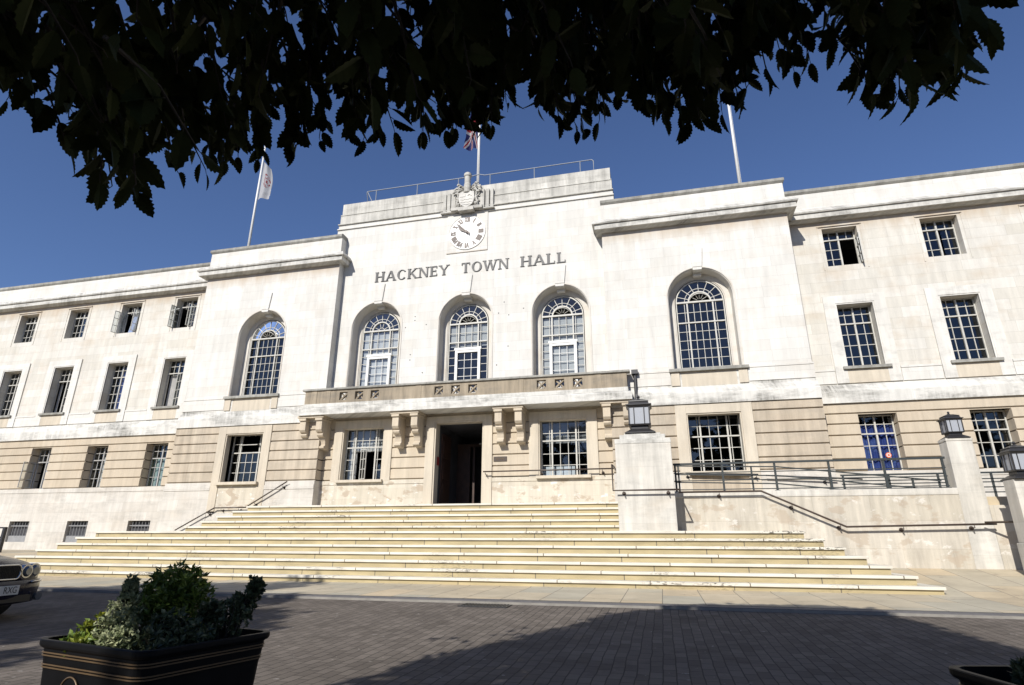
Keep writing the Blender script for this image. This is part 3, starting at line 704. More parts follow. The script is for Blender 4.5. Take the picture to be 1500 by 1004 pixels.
# ---- balcony
bal = MB(); bal.box(-5.69, 5.69, -.80, .0, 3.10, 3.32); bal.frus((-5.69, 5.69, -.80, 0), 3.32, (-5.62, 5.62, -.72, 0), 3.37); bal.box(-5.58, 5.58, -.735, 0, 3.37, 3.50)
bo = bal.build('balcony', 'band', hall)
XC = [[-4.08, -3.49, -2.90], [-.59, 0, .59], [2.88, 3.46, 4.04]]
hl = [(x-.15, x+.15, 3.60, 3.88) for g_ in XC for x in g_]
m = MB(); X = [-5.56]+[q for h in hl for q in h[:2]]+[5.56]
for a, b in zip(X[::2], X[1::2]): m.box(a, b, -.70, -.54, 3.50, 3.97)
for h in hl:
    m.box(h[0], h[1], -.70, -.54, 3.50, 3.60); m.box(h[0], h[1], -.70, -.54, 3.88, 3.97)
    cx, cz = (h[0]+h[1])/2, 3.74
    for sx in (-1, 1): m.obox((cx, -.60-.012*sx, cz), Vector((.15, 0, .14*sx)), Vector((0, .035, 0)), Vector((-.02*sx, 0, .02))*.9)
    m.tube([(cx, -.675, cz), (cx, -.58, cz)], .035, 8)
for s in (-1, 1):
    a, b = (5.40, 5.56) if s > 0 else (-5.56, -5.40); m.box(a, b, -.54, 0, 3.50, 3.97)
for x in (-4.68, -1.31, 2.2, 4.68, -5.2): m.box(x-.10, x+.10, -.712, -.6, 3.505, 3.965)
m.build('balustrade', 'balc', bo)
m = MB(); m.box(-5.66, 5.66, -.76, -.48, 3.97, 4.04); m.build('balcony_coping', 'sooty', bo, bevel=.012)
prof = [(0, 3.02), (-.70, 3.02), (-.70, 2.96), (-.66, 2.93), (-.66, 2.62), (-.60, 2.55), (-.52, 2.52), (-.55, 2.46), (-.50, 2.40), (-.40, 2.36), (-.34, 2.26), (-.32, 2.15), (-.34, 2.10), (-.40, 2.08), (-.40, 2.02), (-.34, 1.98), (-.1, 1.97), (0, 1.92)]
for x in (-5.56, -4.93, -2.09, -1.42, 1.45, 2.11, 4.89, 5.50):
    m = MB(); m.prism([(a, b) for a, b in prof], 'x', x-.115, x+.115); m.box(x-.14, x+.14, -.715, 0, 2.93, 3.015); m.build('bracket', 'rust', bo, bevel=.01)
for x in (-5.245, -1.755, 1.78, 5.2):
    m = MB(); m.box(x-.50, x+.50, -.73, 0, 3.02, 3.10); m.build('bracket_plate', 'rust', bo)

# ---- lettering
def letters(txt, x0, x1, zb, h, y):
    gl = {}
    def st(a, b, w_): return ('s', a, b, w_)
    T, t = .17, .075
    gl['H'] = (.86, [st((.16, 0), (.16, 1), T), st((.70, 0), (.70, 1), T), ('r', .16, .70, .47, .54)], [(.16, 0), (.16, 1), (.70, 0), (.70, 1)])
    gl['A'] = (.88, [st((.10, 0), (.43, 1), t+.02), st((.78, 0), (.45, 1), T+.02), ('r', .22, .64, .30, .37)], [(.10, 0), (.78, 0)])
    gl['K'] = (.86, [st((.16, 0), (.16, 1), T), st((.22, .42), (.70, 1), t+.02), st((.74, 0), (.33, .60), T+.02)], [(.16, 0), (.16, 1), (.70, 1), (.76, 0)])
    gl['N'] = (.90, [st((.15, 0), (.15, 1), t+.02), st((.76, 0), (.76, 1), t+.02), st((.74, 0), (.17, 1), T+.02)], [(.15, 0), (.13, 1), (.76, 1)])
    gl['E'] = (.70, [st((.16, 0), (.16, 1), T), ('r', .1, .62, 0, .075), ('r', .1, .60, .925, 1), ('r', .16, .52, .47, .54), ('r', .56, .62, .0, .22), ('r', .54, .60, .78, 1.), ('r', .48, .53, .40, .61)], [(.14, 0), (.14, 1)])
    gl['Y'] = (.84, [st((.42, 0), (.42, .5), T), st((.42, .45), (.10, 1), T), st((.42, .45), (.74, 1), t+.01)], [(.42, 0), (.11, 1), (.74, 1)])
    gl['T'] = (.80, [st((.40, 0), (.40, 1), T), ('r', .05, .75, .925, 1), ('r', .05, .11, .76, .93), ('r', .69, .75, .76, .93)], [(.40, 0)])
    gl['W'] = (1.16, [st((.33, 0), (.10, 1), T), st((.33, 0), (.57, 1), t+.01), st((.80, 0), (.57, 1), T), st((.80, 0), (1.06, 1), t+.01)], [(.10, 1), (.58, 1), (1.06, 1)])
    gl['L'] = (.68, [st((.16, 0), (.16, 1), T), ('r', .1, .62, 0, .075), ('r', .56, .62, 0, .24)], [(.14, 0), (.16, 1)])
    gl['C'] = (.86, [('o', .46, .5, .40, .5, 42, 318)], []); gl['O'] = (.94, [('o', .47, .5, .42, .5, 0, 360)], [])
    tot = sum(gl[c][0] for c in txt)+.06*(len(txt)-1); sc = (x1-x0)/tot; m = MB(); x = x0; e = 0
    for c in txt:
        wd, prims, ser = gl[c]
        for p in prims:
            e += 1; yy = y-.030-.0004*(e % 9)
            def q(a, b): return (x+a*sc, zb+b*h)
            if p[0] == 's':
                (ax, az), (bx, bz), w_ = p[1:]; m.prism([q(ax-w_/2, az), q(ax+w_/2, az), q(bx+w_/2, bz), q(bx-w_/2, bz)], 'y', yy, y+.005)
            elif p[0] == 'r': m.prism([q(p[1], p[3]), q(p[2], p[3]), q(p[2], p[4]), q(p[1], p[4])], 'y', yy, y+.005)
            else:
                _, cx, cz, rx, rz, a0, a1 = p; N = 24
                for i in range(N):
                    pts = []
                    for tt, w_ in ((i, 1), (i+1, 1), (i+1, 0), (i, 0)):
                        a = R(a0+(a1-a0)*tt/N); th = .06+.12*abs(math.cos(a)); k_ = 0 if w_ else th
                        pts.append(q(cx+(rx-k_)*math.cos(a), cz+(rz-k_*.62)*math.sin(a)))
                    m.prism(pts, 'y', yy, y+.005)
        for sx, sz in ser:
            e += 1; yy = y-.028-.0004*(e % 9); w_ = .15
            m.prism([(x+(sx-w_)*sc, zb+(sz if sz == 0 else .955)*h), (x+(sx+w_)*sc, zb+(sz if sz == 0 else .955)*h), (x+(sx+w_)*sc, zb+(.045 if sz == 0 else 1)*h), (x+(sx-w_)*sc, zb+(.045 if sz == 0 else 1)*h)], 'y', yy, y+.005)
        x += (wd+.06)*sc
    return m
for wd, a, b in (('HACKNEY', -3.64, -.66), ('TOWN', -.20, 1.62), ('HALL', 2.03, 3.70)):
    letters(wd, a, b, 8.30, .40, 0).build('lettering', 'lead', hall)

# ---- clock
m = MB(); m.box(-.80, .80, -.03, .02, 9.14, 10.78)
clk = m.build('clock', 'ash', hall, bevel=.01, loc=(0, 0, 9.94))
CZ = 9.95
m = MB(); m.tube([(0, -.031, CZ), (0, -.045, CZ)], .70, 48); m.build('clock_face', 'white', clk)
m = MB(); 
for i in range(48):
    a, b = R(i*7.5), R((i+1)*7.5); P = lambda r_, t_: (r_*math.cos(t_), CZ+r_*math.sin(t_)); m.prism([P(.70, a), P(.715, a), P(.715, b), P(.70, b)], 'y', -.06, -.03)
m.build('clock_rim', 'trim', clk)
m = MB(); NUM = ['XII', 'I', 'II', 'III', 'IIII', 'V', 'VI', 'VII', 'VIII', 'IX', 'X', 'XI']
e = 0
for i, s_ in enumerate(NUM):
    th = R(90-30*i); rad = Vector((math.cos(th), 0, math.sin(th))); tan_ = Vector((math.sin(th), 0, -math.cos(th)))
    widths = {'I': .058, 'V': .11, 'X': .11}; tot = sum(widths[c] for c in s_); x = -tot/2
    for c in s_:
        cc = Vector((0, -.05, CZ))+rad*.545+tan_*(x+widths[c]/2)
        def bar(dx0, dx1, w_):
            global e
            e += 1; a = tan_*dx0-rad*.10; b = tan_*dx1+rad*.10; d = (b-a); mid = cc+(a+b)/2-Vector((0, .0005*(e % 7), 0)); dn = d.normalized(); pn = Vector((dn.z, 0, -dn.x))
            m.obox(mid, d/2, Vector((0, .006, 0)), pn*w_)
        if c == 'I': bar(0, 0, .024)
        if c == 'V': bar(0, -.04, .022); bar(0, .04, .015)
        if c == 'X': bar(.04, -.04, .022); bar(-.04, .04, .015)
        x += widths[c]
m.build('clock_numerals', 'gilt', clk)
def hand(ang, L, w_, y, tail):
    th = R(90-ang); d = Vector((math.cos(th), 0, math.sin(th))); n = Vector((d.z, 0, -d.x)); m = MB(); c = Vector((0, y, CZ))
    P = [c-d*tail-n*w_*.8, c-d*tail+n*w_*.8, c+n*w_*.5, c+d*L*.6+n*w_, c+d*L, c+d*L*.6-n*w_, c-n*w_*.5]
    m.prism([(p.x, p.z) for p in P], 'y', y-.008, y); return m
hand(-57, .42, .06, -.085, .12).build('hour_hand', 'gilt', clk); hand(-46, .62, .03, -.105, .16).build('minute_hand', 'gilt', clk)
m = MB(); m.tube([(0, -.13, CZ), (0, -.045, CZ)], .05, 14); m.build('clock_boss', 'gilt', clk)

# ---- coat of arms over the clock
m = MB(); y = .0
for sx in (-1, 1):
    for i, (a, b) in enumerate(((.50, .66), (.70, .84), (.88, 1.0))): m.box(min(sx*a, sx*b), max(sx*a, sx*b), -.10+.02*i, .08, 10.86, 11.72)
m.box(-.5, .5, -.085, .08, 10.9, 11.95); m.box(-1.06, -.45, -.16, .05, 10.82, 10.88); m.box(.45, 1.06, -.16, .05, 10.82, 10.88); m.box(-.62, .62, -.24, .05, 10.84, 10.96); m.box(-.30, .30, -.30, 0, 10.76, 10.90)
arms = m.build('coat_of_arms', 'para', hall, bevel=.01)
m = MB(); sh = [(-.30, 11.55), (-.15, 11.60), (0, 11.56), (.15, 11.60), (.30, 11.55), (.31, 11.3), (.27, 11.10), (.16, 10.97), (0, 10.90), (-.16, 10.97), (-.27, 11.10), (-.31, 11.3)]
m.prism(sh, 'y', -.26, -.08)
for j, zz in enumerate((11.12, 11.24, 11.02)):
    m.tube([(-.24+.06*i, -.265+.0*i, zz+.015*math.sin(i*2.1+j)) for i in range(9)], .012, 5)
m.box(-.26, -.04, -.275, -.2, 11.36, 11.48); m.tube([(.05, -.265, 11.40), (.12, -.27, 11.45), (.2, -.265, 11.38)], .02, 6)
m.build('shield', 'trim', arms, bevel=.012)
m = MB()
m.lathe([(.16, 11.56), (.17, 11.62), (.13, 11.66), (.15, 11.78), (.14, 11.92), (.12, 11.98), (.12, 12.28), (.15, 12.31), (.15, 12.41), (.11, 12.45)], (0, -.16, 0), 14)
m.build('crest_tower', 'para', arms)
m = MB()
for sx in (-1, 1):
    for (cx, cz, r_, a0, tu) in ((.40, 11.74, .11, -60, 300), (.43, 11.50, .10, 60, 300), (.41, 11.27, .10, 90, 310), (.38, 11.06, .08, 100, 300), (.24, 11.84, .09, -30, 280), (.28, 11.64, .07, 0, 260), (.50, 11.62, .05, 0, 250), (.33, 11.93, .06, 0, 280)):
        pts = [(sx*(cx+r_*(1-.6*i/14)*math.cos(R(a0+tu*i/14))), -.17-.03*math.sin(i*.5), cz+r_*(1-.6*i/14)*math.sin(R(a0+tu*i/14))) for i in range(15)]
        m.tube(pts, .042, 7, .02)
    m.tube([(sx*.16, -.2, 11.7), (sx*.30, -.2, 11.78), (sx*.40, -.18, 11.62), (sx*.34, -.18, 11.38), (sx*.42, -.18, 11.15), (sx*.30, -.18, 11.0)], .035, 7)
m.build('mantling', 'para', arms, smooth=True)

# ---- entrance: vestibule, notice, letter plate, drainpipe
m = MB(); x0, x1 = DX-.81, DX+.81
m.quad((x0, .3, 0), (x0, 3.6, 0), (x0, 3.6, 2.77), (x0, .3, 2.77)); m.quad((x1, 3.6, 0), (x1, .3, 0), (x1, .3, 2.77), (x1, 3.6, 2.77)); m.quad((x0, .3, 2.77), (x1, .3, 2.77), (x1, 3.6, 2.77), (x0, 3.6, 2.77)); m.quad((x0, .3, .0), (x1, .3, .0), (x1, 3.6, .0), (x0, 3.6, .0)); m.quad((x0, 3.6, 0), (x1, 3.6, 0), (x1, 3.6, 2.77), (x0, 3.6, 2.77))
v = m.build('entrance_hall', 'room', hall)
d = MB(); d.box(x0+.01, x0+.06, .45, 1.3, 0, 2.5)
for a in (.3, 1.0, 1.7): d.box(x0+.055, x0+.08, .55, 1.2, a, a+.55)
d.build('door_leaf', 'wood', v)
d = MB(); d.box(x0, x0+.5, 2.2, 2.26, 0, 2.3); d.box(x0+.6, x0+.68, 2.2, 2.28, 0, 2.3); d.box(x1-.45, x1-.37, 2.2, 2.28, 0, 2.3); d.box(x0, x1, 2.2, 2.29, 2.3, 2.4); d.build('inner_door_frame', 'wood', v)
d = MB(); d.box(DX+.2, DX+.78, 1.6, 1.64, 2.28, 2.32); d.build('ceiling_lamp', 'greyframe', v)
d = MB(); d.box(x0+.001, x0+.02, .12, .30, 1.40, 1.68); d.build('wall_notice', 'red', v)
m = MB(); m.box(1.16, 1.60, -.075, -.04, 1.44, 1.59); lp = m.build('letter_plate', 'bronze', hall)
for a in (((1.16, 1.60), (1.57, 1.59)), ((1.16, 1.60), (1.44, 1.46)), ((1.16, 1.18), (1.46, 1.57)), ((1.58, 1.60), (1.46, 1.57))): pass
text_mesh('LETTERS', .072, 'gold', 'plate_lettering', lp, Matrix.Translation((1.38, -.079, 1.515)) @ Matrix.Rotation(R(90), 4, 'X'), .003)
m = MB(); m.tube([(5.80, -.44, 3.95), (5.80, -.44, 3.3), (5.80, -.50, 3.1), (5.80, -.50, .3)], .05, 8); m.box(5.70, 5.90, -.55, -.36, 3.95, 4.08); m.build('drainpipe', 'black', hall)
# cramp holes and fixings left in the centre wall
m = MB()
for u_, v_ in ((-1.9, 6.75), (-1.9, 6.6), (-2.25, 6.35), (-1.45, 6.4), (-2.0, 5.3), (-2.0, 5.1), (1.45, 7.0), (1.62, 6.5), (1.6, 5.35), (1.25, 6.6), (1.2, 4.7), (-1.5, 4.6), (-2.4, 4.55), (2.15, 6.7)):
    m.tube([(u_, -.006, v_), (u_, .01, v_)], .022, 8)
m.build('wall_fixings', 'lead', hall)

# ================================================================== STEPS
st = empty('entrance_steps', (0, -4, -1.85)); tag(st, 'wide flight of cream stone steps with pale nosings rising to the entrance', 'steps')
RI, TR = .155, .281
for k_ in range(1, 13):
    zt = -(k_-1)*RI
    if k_ <= 5: yf = -(2.31+(k_-1)*TR); xl, xr = -(6.07+(k_-1)*TR), 5.30; yb = -.1
    else: yf = -(4.73+(k_-6)*TR); xl, xr = -(8.93+(k_-6)*TR), 9.13+(k_-6)*TR; yb = -.1
    if k_ == 5 or k_ == 12: pass
    zb = zt-RI-(.0 if k_ < 12 else .15)
    m = MB(); ybk = -.12 if k_ <= 5 else -.12
    m.box(xl+.03, xr-(.03 if k_ > 5 else 0), yf+.042, ybk, zb-(.0), zt-.05)
    o = m.build('step', 'riser', st)
    n_ = MB(); n_.box(xl, xr, yf, (yf+.42 if k_ != 1 else -.1) if k_ != 6 else -3.7, zt-.05, zt)
    if k_ > 5:
        n_.box(xl, xl+.4, yf+.42 if k_ != 6 else -3.7, -.44 , zt-.05, zt-.0005)
        n_.box(xr-.4, xr, yf+.42, -3.82, zt-.05, zt-.0005) if k_ != 6 else None
    n_.build('nosing', 'nosing', o, bevel=.006)

# ================================================================== RAMP WALL, PIERS
def block(name, mat, x0, x1, y0, y1, z0, z1, bevel=.01): m = MB(); m.box(x0, x1, y0, y1, z0, z1); return m.build(name, mat, bevel=bevel)
p1 = empty('lamp_pier', (5.98, -4.2, -.775)); tag(p1, 'broad pale stone lamp pier at the right end of the upper steps', 'pier', 'stone lamp piers')
m = MB(); m.box(5.35, 6.61, -4.6, -3.35, -.9, 1.15); m.build('pier_shaft', 'pier', p1, bevel=.012)
m = MB(); m.box(5.345, 6.615, -4.605, -3.345, 1.15, 1.26); m.box(5.46, 6.50, -4.5, -3.45, 1.26, 1.37); m.box(5.56, 6.40, -4.42, -3.5, 1.37, 1.42); m.build('pier_cap', 'corn', p1, bevel=.01)
p2 = empty('lamp_pier', (12.67, -3.6, -1.5)); tag(p2, 'slim stone lamp pier at the end of the ramp wall', 'pier', 'stone lamp piers')
m = MB(); m.box(12.42, 12.92, -3.802, -3.42, -2, 1.10); m.build('pier_shaft', 'pier', p2, bevel=.012)
m = MB(); m.box(12.41, 12.93, -3.812, -3.41, 1.10, 1.16); m.build('pier_cap', 'pier', p2, bevel=.01)
p3 = empty('lamp_pier', (13.15, -4.75, -1.6)); tag(p3, 'low stone lamp pier cut off by the right edge, in front of the ramp wall', 'pier', 'stone lamp piers')
m = MB(); m.box(12.90, 13.42, -4.98, -4.58, -1.0, .17); m.build('pier_shaft', 'pier', p3, bevel=.012)
m = MB(); m.box(12.88, 13.44, -5.02, -4.54, -2, -1.0); m.build('pier_plinth', 'pier', p3, bevel=.012)
rw = empty('ramp_wall', (9.5, -3.6, -1.5)); tag(rw, 'patched pale stone retaining wall of the access ramp beside the steps', 'wall')
m = MB(); m.box(6.61, 12.42, -3.8, -3.5, -2, -.03); m.build('wall_face', 'ramp', rw)
m = MB(); m.box(6.61, 12.42, -3.815, -3.48, -.03, .11); m.build('wall_coping', 'pier', rw, bevel=.012)
m = MB(); m.box(12.92, 15.5, -3.8, -3.5, -2, -.25); m.build('wall_face', 'ramp', rw)
m = MB(); m.box(6.61, 15.5, -3.5, -.46, -2, -.06); m.build('ramp_deck', 'pave', rw)
m = MB(); m.box(10.9, 18.0, -1.55, -1.3, -2, -.10); m.build('inner_wall', 'ramp', rw)

# ================================================================== LANTERNS
def lantern(name, label, c, k_):
    o = empty(name, c); tag(o, label, 'lantern', 'black lanterns on the stone piers'); x, y, z = c
    def sq(m, a, z0, b, z1): m.frus((x-a*k_, x+a*k_, y-a*k_, y+a*k_), z+z0*k_, (x-b*k_, x+b*k_, y-b*k_, y+b*k_), z+z1*k_)
    m = MB(); sq(m, .36, 0, .36, .03); sq(m, .35, .03, .22, .12); sq(m, .20, .12, .20, .20); m.build('lantern_base', 'black', o, bevel=.006)
    m = MB(); sq(m, .25, .20, .27, .24); sq(m, .265, .66, .29, .70); 
    for sx in (-1, 1):
        for sy in (-1, 1): m.obox((x+sx*.245*k_, y+sy*.245*k_, z+.45*k_), (.016*k_, 0, 0), (0, .016*k_, 0), (0, 0, .215*k_))
    for q in (-.12, .12):
        for sy in (-1, 1):
            m.obox((x+q*k_, y+sy*.25*k_, z+.45*k_), (.010*k_, 0, 0), (0, .008*k_, 0), (0, 0, .215*k_)); m.obox((x+sy*.25*k_, y+q*k_, z+.45*k_), (.008*k_, 0, 0), (0, .010*k_, 0), (0, 0, .215*k_))
    m.build('lantern_frame', 'black', o)
    m = MB(); sq(m, .238, .24, .238, .66); m.build('lantern_glass', 'opal', o)
    m = MB(); sq(m, .31, .70, .31, .725); sq(m, .26, .725, .22, .80); sq(m, .24, .80, .235, .825); sq(m, .22, .825, .10, .88); sq(m, .05, .88, .03, .92); m.lathe([(.02*k_, .92*k_), (.045*k_, .95*k_), (.03*k_, .985*k_), (.01*k_, 1.0*k_)], (x, y, z), 10); m.build('lantern_roof', 'black', o, bevel=.004)
lantern('pier_lantern', 'large black square lantern on the broad pier beside the balcony', (5.94, -4.1, 1.42), .98)
lantern('pier_lantern', 'small black square lantern on the slim pier by the ramp railing', (12.67, -3.61, 1.16), .62)
lantern('pier_lantern', 'black square lantern on the low pier cut off by the right edge', (13.16, -4.78, .17), .74)

# ================================================================== RAILINGS, HANDRAILS
def flat(m, a, b, h_, w_):
    a, b = Vector(a), Vector(b); d = (b-a); n = d.cross(Vector((0, 0, 1))).normalized(); u_ = n.cross(d).normalized(); m.obox((a+b)/2, d/2, n*w_, u_*h_)
rl = empty('ramp_railing', (9.5, -3.68, .11)); tag(rl, 'grey iron railing with four rails standing on the ramp wall', 'railing')
m = MB(); flat(m, (6.64, -3.68, .76), (12.36, -3.68, .76), .022, .03); m.build('top_rail', 'iron', rl)
for z in (.55, .37, .165): m = MB(); flat(m, (6.64, -3.68, z), (12.34, -3.68, z), .010, .014); m.build('rail', 'iron', rl)
for x in (6.68, 7.75, 8.90, 10.04, 11.15, 12.30):
    m = MB(); m.box(x-.022, x+.022, -3.70, -3.66, .11, .745); m.box(x-.05, x+.05, -3.74, -3.62, .11, .13); m.build('post', 'iron', rl)
rl = empty('ramp_railing', (9.5, -2.2, 0)); tag(rl, 'inner sloping iron railing running down the access ramp behind the front railing', 'railing')
for dz in (0, -.22, -.42): m = MB(); flat(m, (6.7, -2.2, .90+dz), (9.2, -2.2, .82+dz), .014, .02); flat(m, (9.2, -2.2, .82+dz), (12.8, -2.2, .40+dz), .014, .02); m.build('rail', 'iron', rl)
for x, zt in ((6.8, .9), (8.6, .84), (10.4, .68), (12.2, .47)): m = MB(); m.box(x-.02, x+.02, -2.22, -2.18, -.06, zt); m.build('post', 'iron', rl)
rl = empty('ramp_railing', (13.5, -1.45, -.1)); tag(rl, 'far iron railing with three posts seen between the slim pier and the wing', 'railing')
for z in (.645, .50, .42, .30, .18): m = MB(); flat(m, (10.85, -1.45, z), (17.5, -1.45, z), .012 if z < .6 else .02, .02); m.build('rail', 'iron', rl)
for x in (10.9, 11.95, 13.05, 14.2, 15.3, 16.4): m = MB(); m.box(x-.022, x+.022, -1.47, -1.43, -.1, .63); m.build('post', 'iron', rl)

def handrail(label, runs, br, mat='black', r_=.022):
    o = empty('handrail', runs[0][0]); tag(o, label, 'handrail')
    for pts in runs: m = MB(); m.tube(pts, r_, 8); m.build('rail', mat, o, smooth=True)
    for p, q in br:
        m = MB(); m.tube([p, (p[0], p[1], p[2]-.07), q], .014, 6); m.tube([q, (q[0], q[1]+(.015 if q[1] > p[1] else -.015), q[2])], .045, 10); m.build('bracket', mat, o)
    return o
handrail('dark handrail stepping down the wall at the left end of the steps', [[(-10.13, -.56, -.67), (-8.70, -.56, .05)], [(-8.70, -.56, .06), (-7.42, -.56, .07)], [(-7.42, -.56, .08), (-5.96, -.56, .90)]],
         [((-8.4, -.56, .05), (-8.4, -.44, -.03)), ((-7.7, -.56, .06), (-7.7, -.44, -.02)), ((-8.9, -.56, -.05), (-8.9, -.46, -.15)), ((-7.1, -.56, .25), (-7.1, -.46, .15)), ((-6.1, -.56, .80), (-6.1, -.46, .70))], 'brown')
handrail('brown handrail along the wall right of the open door', [[(.88, -.28, 1.10), (5.05, -.28, 1.10)]], [((.95, -.28, 1.1), (.95, -.1, 1.0)), ((2.75, -.28, 1.1), (2.75, -.1, 1.0)), ((4.65, -.28, 1.1), (4.65, -.1, 1.0))], 'brown')
handrail('long brown handrail wrapping the broad pier and dropping along the ramp wall', [[(5.27, -2.6, .68), (5.27, -4.2, .68), (5.27, -4.74, .66), (5.27, -4.74, .09), (6.72, -4.74, .09), (6.72, -3.96, .09), (8.50, -3.96, .09), (10.12, -3.96, -.68), (12.9, -3.96, -.63)], [(12.7, -3.96, -.60), (13.1, -4.30, -.60), (13.1, -4.56, -.63)]],
         [((5.5, -4.74, .09), (5.5, -4.61, .03)), ((6.47, -4.74, .09), (6.47, -4.61, .03)), ((7.6, -3.96, .09), (7.6, -3.82, 0.)), ((9.1, -3.96, -.19), (9.1, -3.82, -.27)), ((10.0, -3.96, -.62), (10.0, -3.82, -.70)), ((11.2, -3.96, -.66), (11.2, -3.82, -.74)), ((12.5, -3.96, -.63), (12.5, -3.82, -.71))], 'brown')
handrail('dark handrail fixed to the bay wall under its ground floor window, behind the ramp railing', [[(7.05, -.60, .88), (9.0, -.60, .80)], [(9.2, -.60, .77), (11.6, -.60, .62)]],
         [((7.1, -.6, .88), (7.1, -.46, .78)), ((8.95, -.6, .8), (8.95, -.46, .7)), ((10.7, -.6, .67), (10.7, -.46, .57))])
# roof safety rail, flagpoles
rr = empty('roof_railing', (0, .6, 12.0)); tag(rr, 'thin galvanised safety rail along the centre parapet', 'railing')
m = MB(); m.tube([(-4.68, .9, 12.02), (-4.68, .6, 12.80), (-4.65, .6, 12.84), (-.25, .6, 12.84), (.2, .6, 12.90), (.45, .6, 12.82), (4.70, .6, 12.82), (4.76, .6, 12.75), (4.76, .6, 12.0)], .022, 6); m.build('rail', 'galv', rr)
for x in (-4.25, -2.42, -.65, .67, 2.46, 4.25): m = MB(); m.tube([(x, .6, 12.0), (x, .6, 12.83)], .02, 6); m.build('post', 'galv', rr)
m = MB(); m.tube([(-4.65, .6, 12.82), (-4.3, .6, 12.1)], .018, 6); m.build('brace', 'galv', rr)
def flagpole(label, x, z0, z1):
    o = empty('flagpole', (x, .9, z0)); tag(o, label, 'flagpole', 'white flagpoles on the roof')
    m = MB(); m.tube([(x, .9, z0), (x, .9, z1)], .062, 12, .035); m.build('pole', 'white', o, smooth=True)
    m = MB(); m.lathe([(.02, 0), (.07, .05), (.07, .1), (.02, .15)], (x, .9, z1), 10); m.build('finial', 'gold', o)
    m = MB(); m.tube([(x+.05, .85, z0+.6), (x+.05, .85, z1)], .005, 4); m.build('halyard', 'white', o)
flagpole('left white flagpole above the left bay', -10.33, 9.9, 16.8); flagpole('centre white flagpole behind the coat of arms', .07, 11.6, 19.0); flagpole('right white flagpole above the right bay', 9.88, 9.9, 16.8)

def flag_mat(kind):
    b = NB('flag_'+kind); uvn = b.n('ShaderNodeUVMap'); u_ = b.sep(uvn.outputs[0]); U_, V_ = u_[0], u_[1]
    def lt(v, t_): return b.math('LESS_THAN', v, t_)
    if kind == 'union':
        x = b.math('ABSOLUTE', b.math('SUBTRACT', U_, .5)); y = b.math('ABSOLUTE', b.math('SUBTRACT', V_, .5))
        dg = b.math('ABSOLUTE', b.math('SUBTRACT', x, y)); col = b.mix(lt(dg, .10), (.008, .012, .09), (.42, .42, .42)); col = b.mix(lt(dg, .035), col, (.26, .012, .02))
        cr = b.math('MINIMUM', b.math('MULTIPLY', x, 1.8), y); col = b.mix(lt(cr, .16), col, (.42, .42, .42)); col = b.mix(lt(cr, .095), col, (.26, .012, .02))
    elif kind == 'white':
        d = b.n('ShaderNodeVectorMath', operation='DISTANCE'); b.set(d.inputs[0], b.vec(U_, V_, 0.)); d.inputs[1].default_value = (.5, .5, 0)
        f = b.math('MULTIPLY', lt(d.outputs[1+0] if False else d.outputs['Value'], .2), b.rng(b.noise(uvn.outputs[0], 14, 2), .5, .53))
        col = b.mix(f, (.44, .44, .45), (.22, .04, .05))
    else: col = b.mix(.5, (.01, .02, .25), (.01, .02, .3))
    b.set(b.p.inputs['Base Color'], col); b.p.inputs['Roughness'].default_value = .8
    t = b.n('ShaderNodeBsdfTranslucent'); b.set(t.inputs[0], col); mx = b.n('ShaderNodeMixShader'); mx.inputs[0].default_value = .35
    b.t.links.new(b.p.outputs[0], mx.inputs[1]); b.t.links.new(t.outputs[0], mx.inputs[2]); b.t.links.new(mx.outputs[0], b.out.inputs[0]); return b.m
def flag(name, label, x, ztop, h_, w_, side, kind):
    m = MB(); N, K = 26, 18; uv = []
    for j in range(N+1):
        t = j/N
        for i in range(K+1):
            s_ = i/K; wd = w_*(.55+.30*math.sin(t*2.6))*(1 if t < .85 else .9)
            x_ = x+side*(.06+s_*wd+.10*t*s_+.22*s_*s_*max(0, t-.75)*3); y_ = .9+.11*math.sin(s_*9+t*2)*(.3+s_)
            m.v.append((x_, y_, ztop-t*h_-s_*h_*.22*(1-t)))
            uv.append((s_, 1-t))
    for j in range(N):
        for i in range(K): a = j*(K+1)+i; m.f.append((a, a+1, a+K+2, a+K+1))
    o = m.build(name, flag_mat(kind), smooth=True); l = o.data.uv_layers.new(name='UVMap')
    for lp_ in o.data.loops: l.data[lp_.index].uv = uv[lp_.vertex_index]
    tag(o, label, 'flag')
flag('flag', 'limp white flag with a small dark red crest on the left flagpole', -10.33, 15.5, 2.0, .75, 1, 'white')
flag('flag', 'red, white and blue union flag hanging from the centre flagpole', .07, 17.15, 2.75, .48, -1, 'union')

# ================================================================== STREET THINGS
m = MB()
o = empty('drain_cover', (3.6, -9.25, -1.915)); tag(o, 'dark rectangular iron drain grate in the road against the kerb', 'drain cover')
m.box(3.25, 4.0, -9.42, -9.08, -1.94, -1.908)
for i in range(14): m.box(3.29+i*.05, 3.31+i*.05, -9.39, -9.11, -1.908, -1.900)
m.build('grate', 'black', o)
# end post of a railing by the left basement window
o = empty('street_railing', (-15.9, -1.6, -1.6)); tag(o, 'black gate railing at the left edge beside the basement windows', 'railing')
for x in (-17.6, -16.35): m = MB(); m.box(x-.05, x+.05, -1.65, -1.55, -1.7, -.58); m.build('post', 'black', o)
for z in (-.60, -.92, -1.25): m = MB(); m.box(-17.6, -16.3 if z > -.7 else -16.35, -1.62, -1.58, z-.025, z+.025); m.build('rail', 'black', o)

